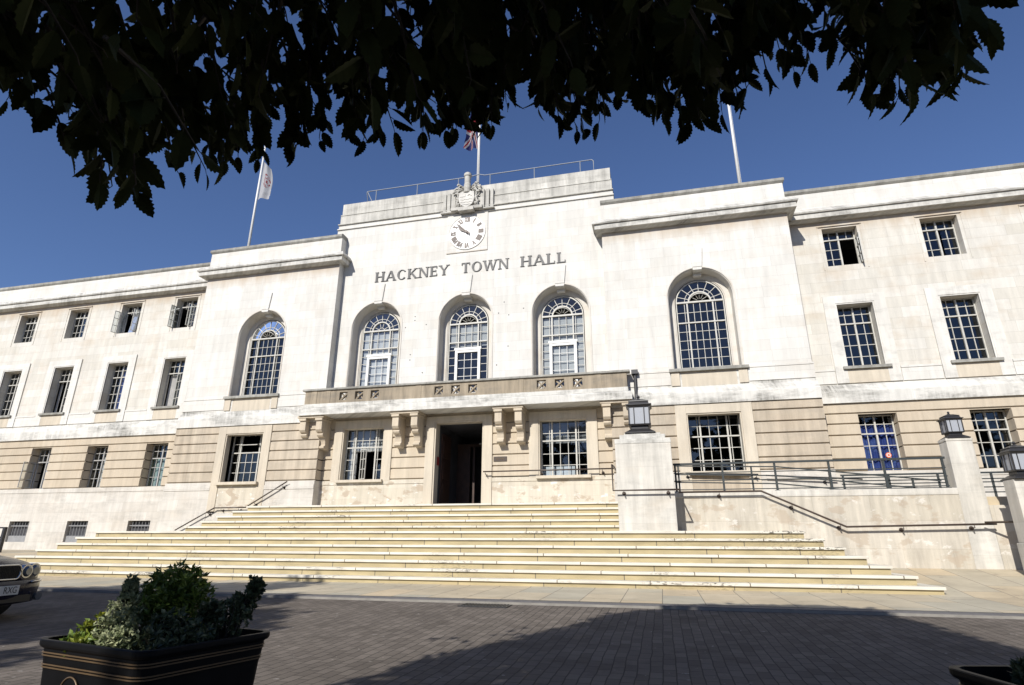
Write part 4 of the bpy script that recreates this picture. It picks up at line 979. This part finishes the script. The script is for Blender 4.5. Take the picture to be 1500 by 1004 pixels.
# ---- car
def car():
    H = R(8); O = Vector((-1.84, -12.30, -2.02)); o = empty('parked_car', O); o.rotation_euler = (0, 0, H)
    tag(o, 'dark saloon car with chrome grille and twin round headlights at the left edge', 'car')
    b = NB('dark_car_paint'); b.p.inputs['Base Color'].default_value = (.012, .012, .022, 1); b.p.inputs['Roughness'].default_value = .25; b.p.inputs['Coat Weight'].default_value = .12; b.p.inputs['Specular IOR Level'].default_value = .18; b.p.inputs['Coat Roughness'].default_value = .04; MT['paint'] = b.m
    MT['chrome'] = plain('chrome', (.42, .42, .42), .15, 1); MT['tyre'] = plain('tyre_rubber', (.012, .012, .012), .8); MT['carglass'] = plain('car_glass', (.01, .012, .015), .05)
    MT['alloy'] = plain('alloy_rim', (.45, .45, .46), .3, .9); MT['lamp'] = plain('headlamp_glass', (.18, .19, .20), .08, .6); MT['plate'] = plain('plate_white', (.50, .50, .48), .5); MT['trimk'] = plain('black_trim', (.01, .01, .01), .5)
    def P(mb, name, mat, **k): 
        q = mb.build(name, mat, None, **k); q.parent = o; return q
    secs = [(.02, .50, .24, .50), (.0, .66, .22, .64), (-.10, .80, .20, .71), (-.30, .86, .19, .765), (-.7, .885, .18, .82), (-1.1, .89, .18, .875), (-1.5, .89, .18, .93), (-2.5, .89, .18, .95), (-3.5, .89, .18, .96), (-4.1, .87, .2, .94), (-4.5, .82, .24, .88), (-4.68, .70, .30, .70)]
    m = MB(); K = 0
    for x, w_, zb, zt in secs:
        half = [(0, zb), (w_*.80, zb), (w_*.97, zb+.07), (w_, (zb+zt)/2), (w_*.985, zt-.14), (w_*.93, zt-.05), (w_*.70, zt), (w_*.35, zt+.035), (0, zt+.045)]
        ring = half+[(-y, z) for y, z in half[-2:0:-1]]; K = len(ring); m.v += [(x-.10*(abs(y)/.9)**2.2*(1 if x > -1 else 0), y, z) for y, z in ring]
    for i in range(len(secs)-1):
        for j in range(K): a = i*K+j; b_ = i*K+(j+1) % K; m.f.append((a, b_, b_+K, a+K))
    m.f += [tuple(range(K)), tuple(range((len(secs)-1)*K+K-1, (len(secs)-1)*K-1, -1))]
    bd = P(m, 'body', 'paint', smooth=True); sd = bd.modifiers.new('s', 'SUBSURF'); sd.levels = 2; sd.render_levels = 2
    m = MB(); gs = [(-1.25, .74, .90, .90), (-1.85, .66, 1.33, 1.36), (-2.4, .64, 1.40, 1.43), (-3.1, .64, 1.39, 1.42), (-3.6, .66, 1.28, 1.3), (-4.15, .72, .92, .93)]
    K = 8
    for x, wr, zr, zc in gs:
        wb = .84; m.v += [(x, wb, .88), (x, (wb+wr)/2+.02, (.88+zr)/2), (x, wr, zr), (x, wr*.5, zc), (x, -wr*.5, zc), (x, -wr, zr), (x, -(wb+wr)/2-.02, (.88+zr)/2), (x, -wb, .88)]
    for i in range(len(gs)-1):
        for j in range(K-1): a = i*K+j; m.f.append((a, a+1, a+1+K, a+K))
    P(m, 'windows', 'carglass', smooth=True)
    m = MB(); m.frus((-3.35, -1.9, -.655, .655), 1.345, (-3.2, -2.05, -.52, .52), 1.438); P(m, 'roof', 'paint', bevel=.02)
    # grille
    def rrect(cy, cz, hy, hz, rr, n=6):
        pts = []
        for (sy, sz, a0) in ((1, 1, 0), (-1, 1, 90), (-1, -1, 180), (1, -1, 270)):
            for i in range(n+1): a = R(a0+90*i/n); pts.append((cy+sy*(hy-rr)+rr*math.cos(a), cz+sz*(hz-rr)+rr*math.sin(a)))
        return pts
    gp = rrect(0, .61, .275, .085, .065); m = MB(); X0 = -.01
    m.tube([(X0+.045-.12*abs(y)**2, y, z) for y, z in gp+gp[:1]], .016, 8, cap=False); P(m, 'grille_surround', 'chrome', smooth=True)
    m = MB(); m.prism(gp, 'x', .0, .025)
    for i in range(-10, 11): m.box(.025, .035, i*.025-.004, i*.025+.004, .54, .68)
    P(m, 'grille', 'trimk')
    for s_ in (-1, 1):
        for y_, r_ in ((.405, .072), (.575, .082)):
            xx = .035-.16*(y_/.7)**2.2; m = MB()
            m.tube([(xx-.06, s_*y_, .615), (xx+.015, s_*y_, .615)], r_+.012, 20); h_ = P(m, 'headlight', 'chrome')
            m = MB(); m.tube([(xx+.01, s_*y_, .615), (xx+.03, s_*y_, .615), (xx+.042, s_*y_, .615)], r_, 20, r_*.6); q = P(m, 'lens', 'lamp', smooth=False); q.parent = h_
    m = MB(); bp_ = []
    for y_ in [i*.1-.85 for i in range(18)]: bp_.append((.06-.26*(abs(y_)/.85)**3.2, y_, .43))
    m2 = MB(); n = len(bp_)
    for (x, y_, z) in bp_: m2.v += [(x-.14, y_, z+.08), (x, y_, z+.075), (x+.015, y_, z-.02), (x-.01, y_, z-.12), (x-.03, y_, z-.20), (x-.16, y_, z-.22)]
    for i in range(n-1):
        for j in range(5): a = i*6+j; m2.f.append((a, a+1, a+7, a+6))
    P(m2, 'bumper', 'paint', smooth=True)
    for s_ in (-1, 1):
        m = MB(); m.tube([(x+.018, y_, z+.055) for x, y_, z in bp_ if .36 < s_*y_ < .86], .012, 6); P(m, 'bumper_strip', 'chrome', smooth=True)
        m = MB(); m.tube([(.0, s_*.62, .30), (.05, s_*.62, .30)], .05, 14); P(m, 'fog_lamp', 'lamp')
    m = MB(); m.box(-.02, .045, -.5, .5, .25, .33); P(m, 'lower_grille', 'trimk')
    m = MB(); m.box(.078, .090, -.26, .26, .345, .455); pl = P(m, 'number_plate', 'plate', bevel=.003)
    mw = Matrix.Translation((.0915, 0, .40)) @ Matrix.Rotation(R(90), 4, 'Z') @ Matrix.Rotation(R(90), 4, 'X')
    tx = text_mesh('RXG', .098, 'trimk', 'plate_letters', pl, mw @ Matrix.Translation((.135, 0, 0)) @ Matrix.Diagonal((.95, 1.12, 1, 1)), .001)
    for wx in (-.85, -3.65):
        for s_ in (-1, 1):
            m = MB(); m.tube([(wx, s_*.72, .315), (wx, s_*.90, .315)], .315, 28); wh = P(m, 'wheel', 'tyre')
            m = MB(); m.tube([(wx, s_*.895, .315), (wx, s_*.906, .315)], .2, 24); q = P(m, 'rim', 'alloy'); q.parent = wh
    for s_ in (-1, 1): m = MB(); m.box(-1.75, -1.62, s_*.95-.08, s_*.95+.08, .92, 1.04); P(m, 'mirror', 'paint', bevel=.03)
car()

# ---- planters
def leafcl(m, p, n, L, W, spread=1., up_=.3, rng_=random):
    p = Vector(p)
    for i in range(n):
        d = Vector((rng_.gauss(0, 1), rng_.gauss(0, 1), rng_.gauss(up_, .7))).normalized(); s_ = d.cross(Vector((rng_.gauss(0, 1), rng_.gauss(0, 1), rng_.gauss(0, 1)))).normalized()
        nn = d.cross(s_); l = L*rng_.uniform(.7, 1.15); w_ = W*rng_.uniform(.8, 1.1)
        a = p+d*L*.1; b = p+d*l*.5; c = p+d*l+nn*(-l*.15)
        k0 = len(m.v); m.v += [tuple(a), tuple(b+s_*w_+nn*w_*.35), tuple(c), tuple(b-s_*w_+nn*w_*.35), tuple(b)]
        m.f += [(k0, k0+1, k0+4), (k0+1, k0+2, k0+4), (k0+2, k0+3, k0+4), (k0+3, k0, k0+4)]
def planter(name, label, cx, cy, rz, hx, hy, emblem):
    o = empty(name, (cx, cy, -2.02), rz); tag(o, label, 'planter', 'black street planters')
    def ringpts(hx_, hy_, rr, n=6):
        pts = []
        for (sx, sy, a0) in ((1, 1, 0), (-1, 1, 90), (-1, -1, 180), (1, -1, 270)):
            for i in range(n+1): a = R(a0+90*i/n); pts.append((sx*(hx_-rr)+rr*math.cos(a), sy*(hy_-rr)+rr*math.sin(a)))
        return pts
    m = MB(); prof = [(0.0, .80), (.30, .86), (.57, .925), (.60, .94), (.64, .955), (.648, .99), (.655, 1.0), (.667, 1.0), (.67, .99), (.67, .94), (.60, .92), (.30, .80)]
    rings = []
    for z, k_ in prof:
        pts = ringpts(hx*k_, hy*k_, .05*k_); rings.append(len(m.v)); m.v += [(x, y, z) for x, y in pts]
    n = len(ringpts(1, 1, .1))
    for a, b in zip(rings, rings[1:]):
        for j in range(n): m.f.append((a+j, a+(j+1) % n, b+(j+1) % n, b+j))
    bd = m.build('planter_box', 'planter', smooth=False); bd.parent = o
    for z, k_ in ((.583, .934), (.592, .938), (.620, .950), (.629, .953)):
        m = MB(); pts = ringpts(hx*k_+.002, hy*k_+.002, .05); m.tube([(x, y, z) for x, y in pts+pts[:1]], .0026, 6, cap=False); q = m.build('gold_band', 'gold'); q.parent = o
    m = MB(); pts = ringpts(hx*.9, hy*.9, .05); m.poly([(x, y, .57) for x, y in pts]); q = m.build('soil', 'soil'); q.parent = o
    if emblem:
        yy = -hy*.90-.006; zc = .515; tl = Matrix.Rotation(R(6), 4, 'X')
        m = MB(); m.tube([(0, yy-.006, 0), (0, yy+.02, 0)], .052, 28); q = m.build('emblem_disc', 'planter'); q.parent = o; q.location = (-.06, 0, zc)
        m = MB(); m.tube([(.052*math.cos(R(i*12)), yy-.008, .052*math.sin(R(i*12))) for i in range(31)], .0025, 6, cap=False); r2 = m.build('emblem_ring', 'gold'); r2.parent = o; r2.location = (-.06, 0, zc)
        text_mesh('Hackney', .025, 'gold', 'emblem_lettering', o, Matrix.Translation((-.06, yy-.009, zc+.008)) @ Matrix.Rotation(R(90), 4, 'X'), .0012)
    return o
planter('street_planter', 'black planter with gold bands, full of mixed shrubs, at lower left', 4.435, -16.365, R(-12.5), .305, .265, True)
planter('street_planter', 'black planter cut off by the lower right corner, with low plants', 7.42, -16.47, R(14), .33, .30, False)

def shrub(name, label, base, blobs, mat, n, L, W, group='shrubs in the left planter', up_=.35, stems=5):
    rg = random.Random(hash(label) % 1000 if False else len(label)*7+n); o = empty(name, base); tag(o, label, 'shrub', group)
    sm = MB(); fm = MB()
    for i in range(n):
        c, r_ = blobs[rg.randrange(len(blobs))]
        d = Vector((rg.gauss(0, 1), rg.gauss(0, 1), rg.gauss(0, 1))).normalized()*(rg.random()**.4); p = Vector((c[0]+d.x*r_[0], c[1]+d.y*r_[1], c[2]+d.z*r_[2]))
        if p.z < -1.44: p.z = -1.44
        leafcl(fm, p, 7, L, W, up_=up_, rng_=rg)
    for c, r_ in blobs:
        for j in range(stems):
            t = Vector((c[0]+rg.uniform(-1, 1)*r_[0]*.7, c[1]+rg.uniform(-1, 1)*r_[1]*.7, c[2]+r_[2]*.6)); b = Vector(base)+Vector((rg.uniform(-.02, .02), rg.uniform(-.02, .02), 0)); mid = (t+b)/2+Vector((0, 0, .02)); sm.tube([b, mid, t], .004, 5, .0015)
    fm.build('foliage', mat, o); sm.build('stems', 'bark', o)
SB = [
 ('tall bright green glossy shrub in the middle of the left planter', (4.36, -16.30, -1.45), [((4.38, -16.28, -1.19), (.10, .10, .075)), ((4.44, -16.27, -1.22), (.09, .09, .08)), ((4.36, -16.31, -1.26), (.11, .09, .08)), ((4.45, -16.31, -1.32), (.10, .09, .08))], 'l_bright', 520, .036, .0068),
 ('silvery leaved shrub on the left of the bright green one', (4.28, -16.42, -1.45), [((4.30, -16.40, -1.27), (.07, .06, .06)), ((4.255, -16.36, -1.20), (.02, .02, .045)), ((4.33, -16.47, -1.33), (.09, .06, .07)), ((4.40, -16.52, -1.36), (.07, .05, .05))], 'l_silver', 520, .022, .0062),
 ('yellow variegated low shrub between the silver shrub and the rim', (4.24, -16.46, -1.45), [((4.22, -16.44, -1.33), (.05, .05, .05)), ((4.26, -16.53, -1.37), (.05, .04, .03))], 'l_yellow', 70, .032, .008),
 ('small light green plant in the left corner of the left planter', (4.20, -16.52, -1.45), [((4.19, -16.50, -1.365), (.035, .03, .025))], 'l_bright', 16, .035, .008),
 ('dark grey-green shrub leaning over the right rim of the left planter', (4.66, -16.28, -1.45), [((4.65, -16.27, -1.30), (.08, .08, .07)), ((4.68, -16.24, -1.26), (.045, .045, .05)), ((4.70, -16.21, -1.20), (.025, .025, .045)), ((4.59, -16.30, -1.28), (.04, .04, .04))], 'l_dark', 300, .024, .008),
 ('dark low plants filling the front of the left planter', (4.55, -16.48, -1.45), [((4.52, -16.48, -1.37), (.12, .09, .05)), ((4.60, -16.42, -1.35), (.08, .08, .06)), ((4.50, -16.40, -1.33), (.09, .08, .07))], 'l_dark', 230, .034, .007),
]
for lb, base, bl, mt, n, L, W in SB: shrub('shrub', lb, base, bl, mt, n, L, W)
shrub('shrub', 'thin dark seedlings and leaves in the lower right planter', (7.35, -16.4, -1.45), [((7.35, -16.38, -1.40), (.14, .10, .04)), ((7.25, -16.34, -1.33), (.01, .01, .05)), ((7.22, -16.30, -1.36), (.02, .02, .03))], 'l_dark', 110, .032, .009, group='plants in the right planter')
shrub('shrub', 'dark twiggy shrub at the right edge of the lower right planter', (7.52, -16.36, -1.45), [((7.55, -16.33, -1.25), (.07, .06, .10))], 'l_dark', 90, .035, .009, group='plants in the right planter')

# ================================================================== TREES
import bisect
# underside of the crown: horizontal bearing from the clearing (deg, 0 = +y, positive to +x) -> steepness of its lowest leaves
FB = [-62.42, -60.37, -59.47, -58.34, -56.33, -54.3, -52.66, -51.2, -51.08, -48.96, -46.82, -45.27, -43.58, -42.31, -39.62, -36.79, -33.02, -28.78, -24.29, -18.0, -15.18, -14.15, -11.52, -7.97, -5.41, -3.11, 0.39, 2.6, 6.04, 9.66, 12.66, 14.76, 18.68, 21.72, 23.24, 23.78, 25.62, 27.64, 29.3, 31.49, 32.45, 34.22, 37.57, 43.58]
FE = [26.74, 28.19, 29.62, 30.48, 28.28, 26.03, 25.35, 26.76, 29.61, 30.01, 28.04, 29.04, 29.65, 31.15, 32.37, 33.68, 34.48, 36.07, 36.31, 37.49, 37.98, 41.3, 40.42, 37.35, 36.42, 38.98, 38.73, 37.97, 35.85, 36.17, 37.4, 37.72, 37.72, 38.62, 37.55, 34.13, 32.76, 32.52, 33.05, 33.13, 33.7, 62.0, 72.0, 72.0]
TIPS = [(-62.4, 2.21), (-60.7, 2.49), (-59.0, 2.33), (-57.3, 2.54), (-55.6, 2.56), (-53.9, 2.06), (-52.2, 2.01), (-50.5, 2.75), (-48.8, 2.23), (-47.1, 2.21), (-45.4, 2.9), (-43.7, 2.42), (-42.0, 2.75), (-40.3, 2.43), (-38.6, 2.58), (-36.9, 2.14), (-35.2, 2.57), (-33.5, 2.78), (-31.8, 2.47), (-30.1, 2.67), (-28.4, 2.6), (-26.7, 2.06), (-25.0, 2.68), (-23.3, 2.53), (-21.6, 2.27), (-19.9, 2.03), (-18.2, 2.78), (-16.5, 2.43), (-14.8, 2.65), (-13.1, 2.79), (-11.4, 2.64), (-9.7, 2.83), (-8.0, 2.36), (-6.3, 2.72), (-4.6, 2.4), (-2.9, 2.84), (-1.2, 2.79), (0.5, 2.09), (2.2, 2.12), (3.9, 2.2), (5.6, 2.87), (7.3, 2.39), (9.0, 2.56), (10.7, 2.27), (12.4, 2.46), (14.1, 2.35), (15.8, 2.32), (17.5, 2.53), (19.2, 2.53), (20.9, 2.81), (22.6, 2.61), (24.3, 2.84), (26.0, 2.77), (27.7, 2.89), (29.4, 2.6), (31.1, 2.15)]
def fringe(b):
    i = bisect.bisect(FB, b); 
    if i == 0: return FE[0]
    if i == len(FB): return FE[-1]
    t = (b-FB[i-1])/(FB[i]-FB[i-1]); return FE[i-1]*(1-t)+FE[i]*t
SHADE = [(3.85, -14.1), (4.05, -13), (4.5, -12.1), (5.25, -10.6), (5.6, -9.5), (6.4, -8.75), (7.28, -8.35), (8.3, -8.25), (9.07, -8.5), (9.3, -9.9), (9.45, -11.0), (10.0, -13), (11.0, -17), (10.5, -23), (3.5, -24), (3.6, -19), (4.9, -17.2), (4.75, -15.5)]
def inpoly(x, y, P):
    c = False; j = len(P)-1
    for i in range(len(P)):
        if (P[i][1] > y) != (P[j][1] > y) and x < (P[j][0]-P[i][0])*(y-P[i][1])/(P[j][1]-P[i][1])+P[i][0]: c = not c
        j = i
    return c
def lands(p):       # where the sun throws this point's shadow on the road
    k_ = (p.z+1.98)/SUN.z; return p.x-SUN.x*k_, p.y-SUN.y*k_
def leaf(m, p, d, nrm, L, W, teeth):
    """serrated oval leaf: base p, direction d, face normal nrm"""
    s_ = d.cross(nrm).normalized(); nn = s_.cross(d); n = teeth*2; k0 = len(m.v)
    for i in range(n+1):
        t = i/n; w_ = W*(math.sin(math.pi*min(1, t**.85))**.75)*(1 if i % 2 == 0 else .80)*(1 if t < .97 else 0)
        c = p+d*(L*(t-(.03 if i % 2 else 0)))-nn*(L*.14*t*t); m.v += [tuple(c+s_*w_+nn*w_*.3), tuple(c), tuple(c-s_*w_+nn*w_*.3)]
    for i in range(n):
        a = k0+3*i; m.f += [(a, a+1, a+4, a+3), (a+1, a+2, a+5, a+4)]
def simple(m, p, d, nrm, L, W):
    s_ = d.cross(nrm).normalized(); k0 = len(m.v); m.v += [tuple(p), tuple(p+d*L*.4+s_*W), tuple(p+d*L), tuple(p+d*L*.4-s_*W)]; m.f.append((k0, k0+1, k0+2, k0+3))
rg = random.Random(21)
def rv(a=1.): return Vector((rg.gauss(0, a), rg.gauss(0, a), rg.gauss(0, a)))
def twig(tw, lf, tip, back, L, n, size, teeth):
    """a twig ending at tip, coming from direction back, with alternating leaves hanging off it"""
    root = tip+back*L; mid = (tip+root)/2+Vector((0, 0, L*.12)); tw.tube([root, mid, tip], .006, 5, .002)
    for i in range(n):
        t = i/(n-1) if n > 1 else 0; p = tip*(1-t)+root*t+Vector((0, 0, L*.12*math.sin(math.pi*t)))
        d = (-back*.5+rv(.55)+Vector((0, 0, -.75))).normalized(); nr = rv().normalized()
        l = size*rg.uniform(.72, 1.1)*(1 if t > .1 else .85); q = p+d*.02; leaf(lf, q, d, nr, l, l*rg.uniform(.24, .32), teeth); tw.tube([p, q], .0015, 4)
tr = empty('street_tree', (5.35, -20.9, -2.02)); tag(tr, 'broadleaved street tree whose dark toothed leaves hang across the top of the view', 'tree')
T0 = Vector((5.35, -20.9, -2.02)); tk = MB(); tk.tube([T0, T0+Vector((.05, 0, 1.2)), T0+Vector((.0, .1, 2.4)), T0+Vector((.1, .15, 3.6))], .19, 12, .13); tk.build('trunk', 'bark', tr, smooth=True)
tw = MB(); lf = MB(); top = T0+Vector((.1, .15, 3.5))
def az_el(p):
    v = p-EYE; return math.degrees(math.atan2(v.x, v.y)), math.degrees(math.atan2(v.z, math.hypot(v.x, v.y)))
# hanging fringe of the lowest boughs
for b, dist in TIPS+[(24.0, 1.9), (25.5, 2.1), (27, 1.95), (28.5, 2.1), (30, 1.9), (31.5, 2.0), (-6.5, 2.3), (-9, 2.2), (-51.8, 2.2), (-53, 2.4), (-49.5, 2.2), (3.5, 2.2), (7.5, 2.3), (-18.6, 2.3), (-17.4, 2.1), (-19.8, 2.2), (-18.2, 2.5), (-16.6, 2.3)]:
    e = fringe(b); hd = Vector((math.sin(R(b)), math.cos(R(b)), 0)); 
    for k_ in range(4):
        dd = dist+rg.uniform(-.25, .35); ee = e+(2.1 if k_ == 0 else rg.uniform(3.2, 7.5)); bb = b+rg.uniform(-1.2, 1.2); hd = Vector((math.sin(R(bb)), math.cos(R(bb)), 0))
        tip = EYE+hd*dd+Vector((0, 0, dd*math.tan(R(ee))))
        back = ((top+Vector((0, 0, 1.0)))-tip); back = (Vector((back.x, back.y, 0)).normalized()*.7+Vector((0, 0, .7))+rv(.15)).normalized()
        twig(tw, lf, tip, back, .30, 9, .118, 8)

cnt = 0; tries = 0
while cnt < 1250 and tries < 200000:
    tries += 1
    b = rg.uniform(-72, 50); dd = rg.uniform(1.7, 4.8); e = fringe(b)+4.2+rg.random()*33
    if e > 80: continue
    hd = Vector((math.sin(R(b)), math.cos(R(b)), 0)); p = EYE+hd*dd*math.cos(R(e))+Vector((0, 0, dd*math.sin(R(e))))
    sx, sy = lands(p)
    if (not inpoly(sx, sy, SHADE)) and (b > -25 or sy > -8.6 or rg.random() < .5): continue
    back = Vector((top.x-p.x, top.y-p.y, 0)).normalized()*.8+Vector((0, 0, .4))+rv(.3)
    twig(tw, lf, p, back.normalized(), .32, 6, .12, 6 if e-fringe(b) < 14 else 3); cnt += 1
print('canopy twigs', cnt, tries, len(lf.v))
cr = lf.build('crown', 'leaf', tr); 
up_ = MB(); cnt = 0
while cnt < 26000:
    d = rv().normalized()*(rg.random()**.4); p = Vector((5.2+d.x*4.3, -20.2+d.y*5.0, 3.9+d.z*3.0))
    sx, sy = lands(p); a_, e_ = az_el(p)
    if not inpoly(sx, sy, SHADE) or (p-EYE).length < 1.3: continue
    if -70 < a_ < 50 and e_ < fringe(a_)+8: continue
    if abs(a_) > 70 and p.z < .8: continue
    simple(up_, p, (rv(.6)+Vector((0, 0, -.4))).normalized(), rv().normalized(), rg.uniform(.13, .2), rg.uniform(.045, .07)); cnt += 1
up_.build('upper_crown', 'leaf', tr)
for i in range(16):
    a = R(i*23+10); L = rg.uniform(2.2, 3.6); e1 = top+Vector((math.sin(a)*L*.5, math.cos(a)*L*.5, L*.35)); e2 = top+Vector((math.sin(a)*L, math.cos(a)*L, L*.35+rg.uniform(-.1, .4))); tw.tube([top-Vector((0, 0, rg.uniform(0, .8))), e1, e2], .06, 8, .012)
tw.build('branches', 'bark', tr)

def side_tree(label, base, cc, rad, n, seed, lmin=.16):
    g2 = random.Random(seed); o = empty('street_tree', base); tag(o, label, 'tree')
    B = Vector(base); C_ = Vector(cc); m = MB(); m.tube([B, (B+C_)/2+Vector((.1, 0, -.6)), C_], .2, 10, .09)
    for i in range(11): a = g2.uniform(0, 6.28); m.tube([B.lerp(C_, g2.uniform(.55, 1)), C_+Vector((math.cos(a)*rad[0]*.45, math.sin(a)*rad[1]*.45, g2.uniform(-.3, .5)*rad[2])), C_+Vector((math.cos(a)*rad[0]*.85, math.sin(a)*rad[1]*.85, g2.uniform(-.2, .6)*rad[2]))], .06, 6, .015)
    m.build('trunk', 'bark', o); m = MB()
    cl = [(Vector((g2.gauss(0, 1), g2.gauss(0, 1), g2.gauss(0, 1))).normalized()*(g2.random()**.33), g2.uniform(.5, .9)) for _ in range(60)]
    for i in range(n):
        c, r_ = cl[g2.randrange(60)]; d = Vector((g2.gauss(0, 1), g2.gauss(0, 1), g2.gauss(0, 1))).normalized()*r_*g2.random()**.5
        p = C_+Vector((c.x*rad[0], c.y*rad[1], c.z*rad[2]))+d
        q = Vector((g2.gauss(0, 1), g2.gauss(0, 1), g2.gauss(0, 1))).normalized(); nn = Vector((g2.gauss(0, 1), g2.gauss(0, 1), g2.gauss(0, 1))).normalized(); simple(m, p, q, nn, lmin*g2.uniform(.9, 1.5), lmin*.36)
    m.build('crown', 'leaf', o)
side_tree('street tree left of the camera that shades the parked car', (-4.6, -21.4, -2.02), (-4.9, -21.7, 4.3), (4.0, 4.3, 2.4), 34000, 5, .2)
side_tree('large tree in the square behind the camera', (14, -30, -2.02), (14, -30, 6), (5.5, 4.5, 4.5), 9000, 9, .4)
side_tree('tall tree in the square to the rear left of the camera', (-14, -31, -2.02), (-14, -31, 6), (5.5, 4.5, 4.5), 9000, 11, .4)
side_tree('tall tree in the square directly behind the camera', (1, -36, -2.02), (1, -36, 6.5), (7, 4.5, 5), 9000, 12, .45)
side_tree('spreading tree in the square to the far right behind the camera', (28, -34, -2.02), (28, -34, 6.5), (7, 4.5, 5), 9000, 13, .45)
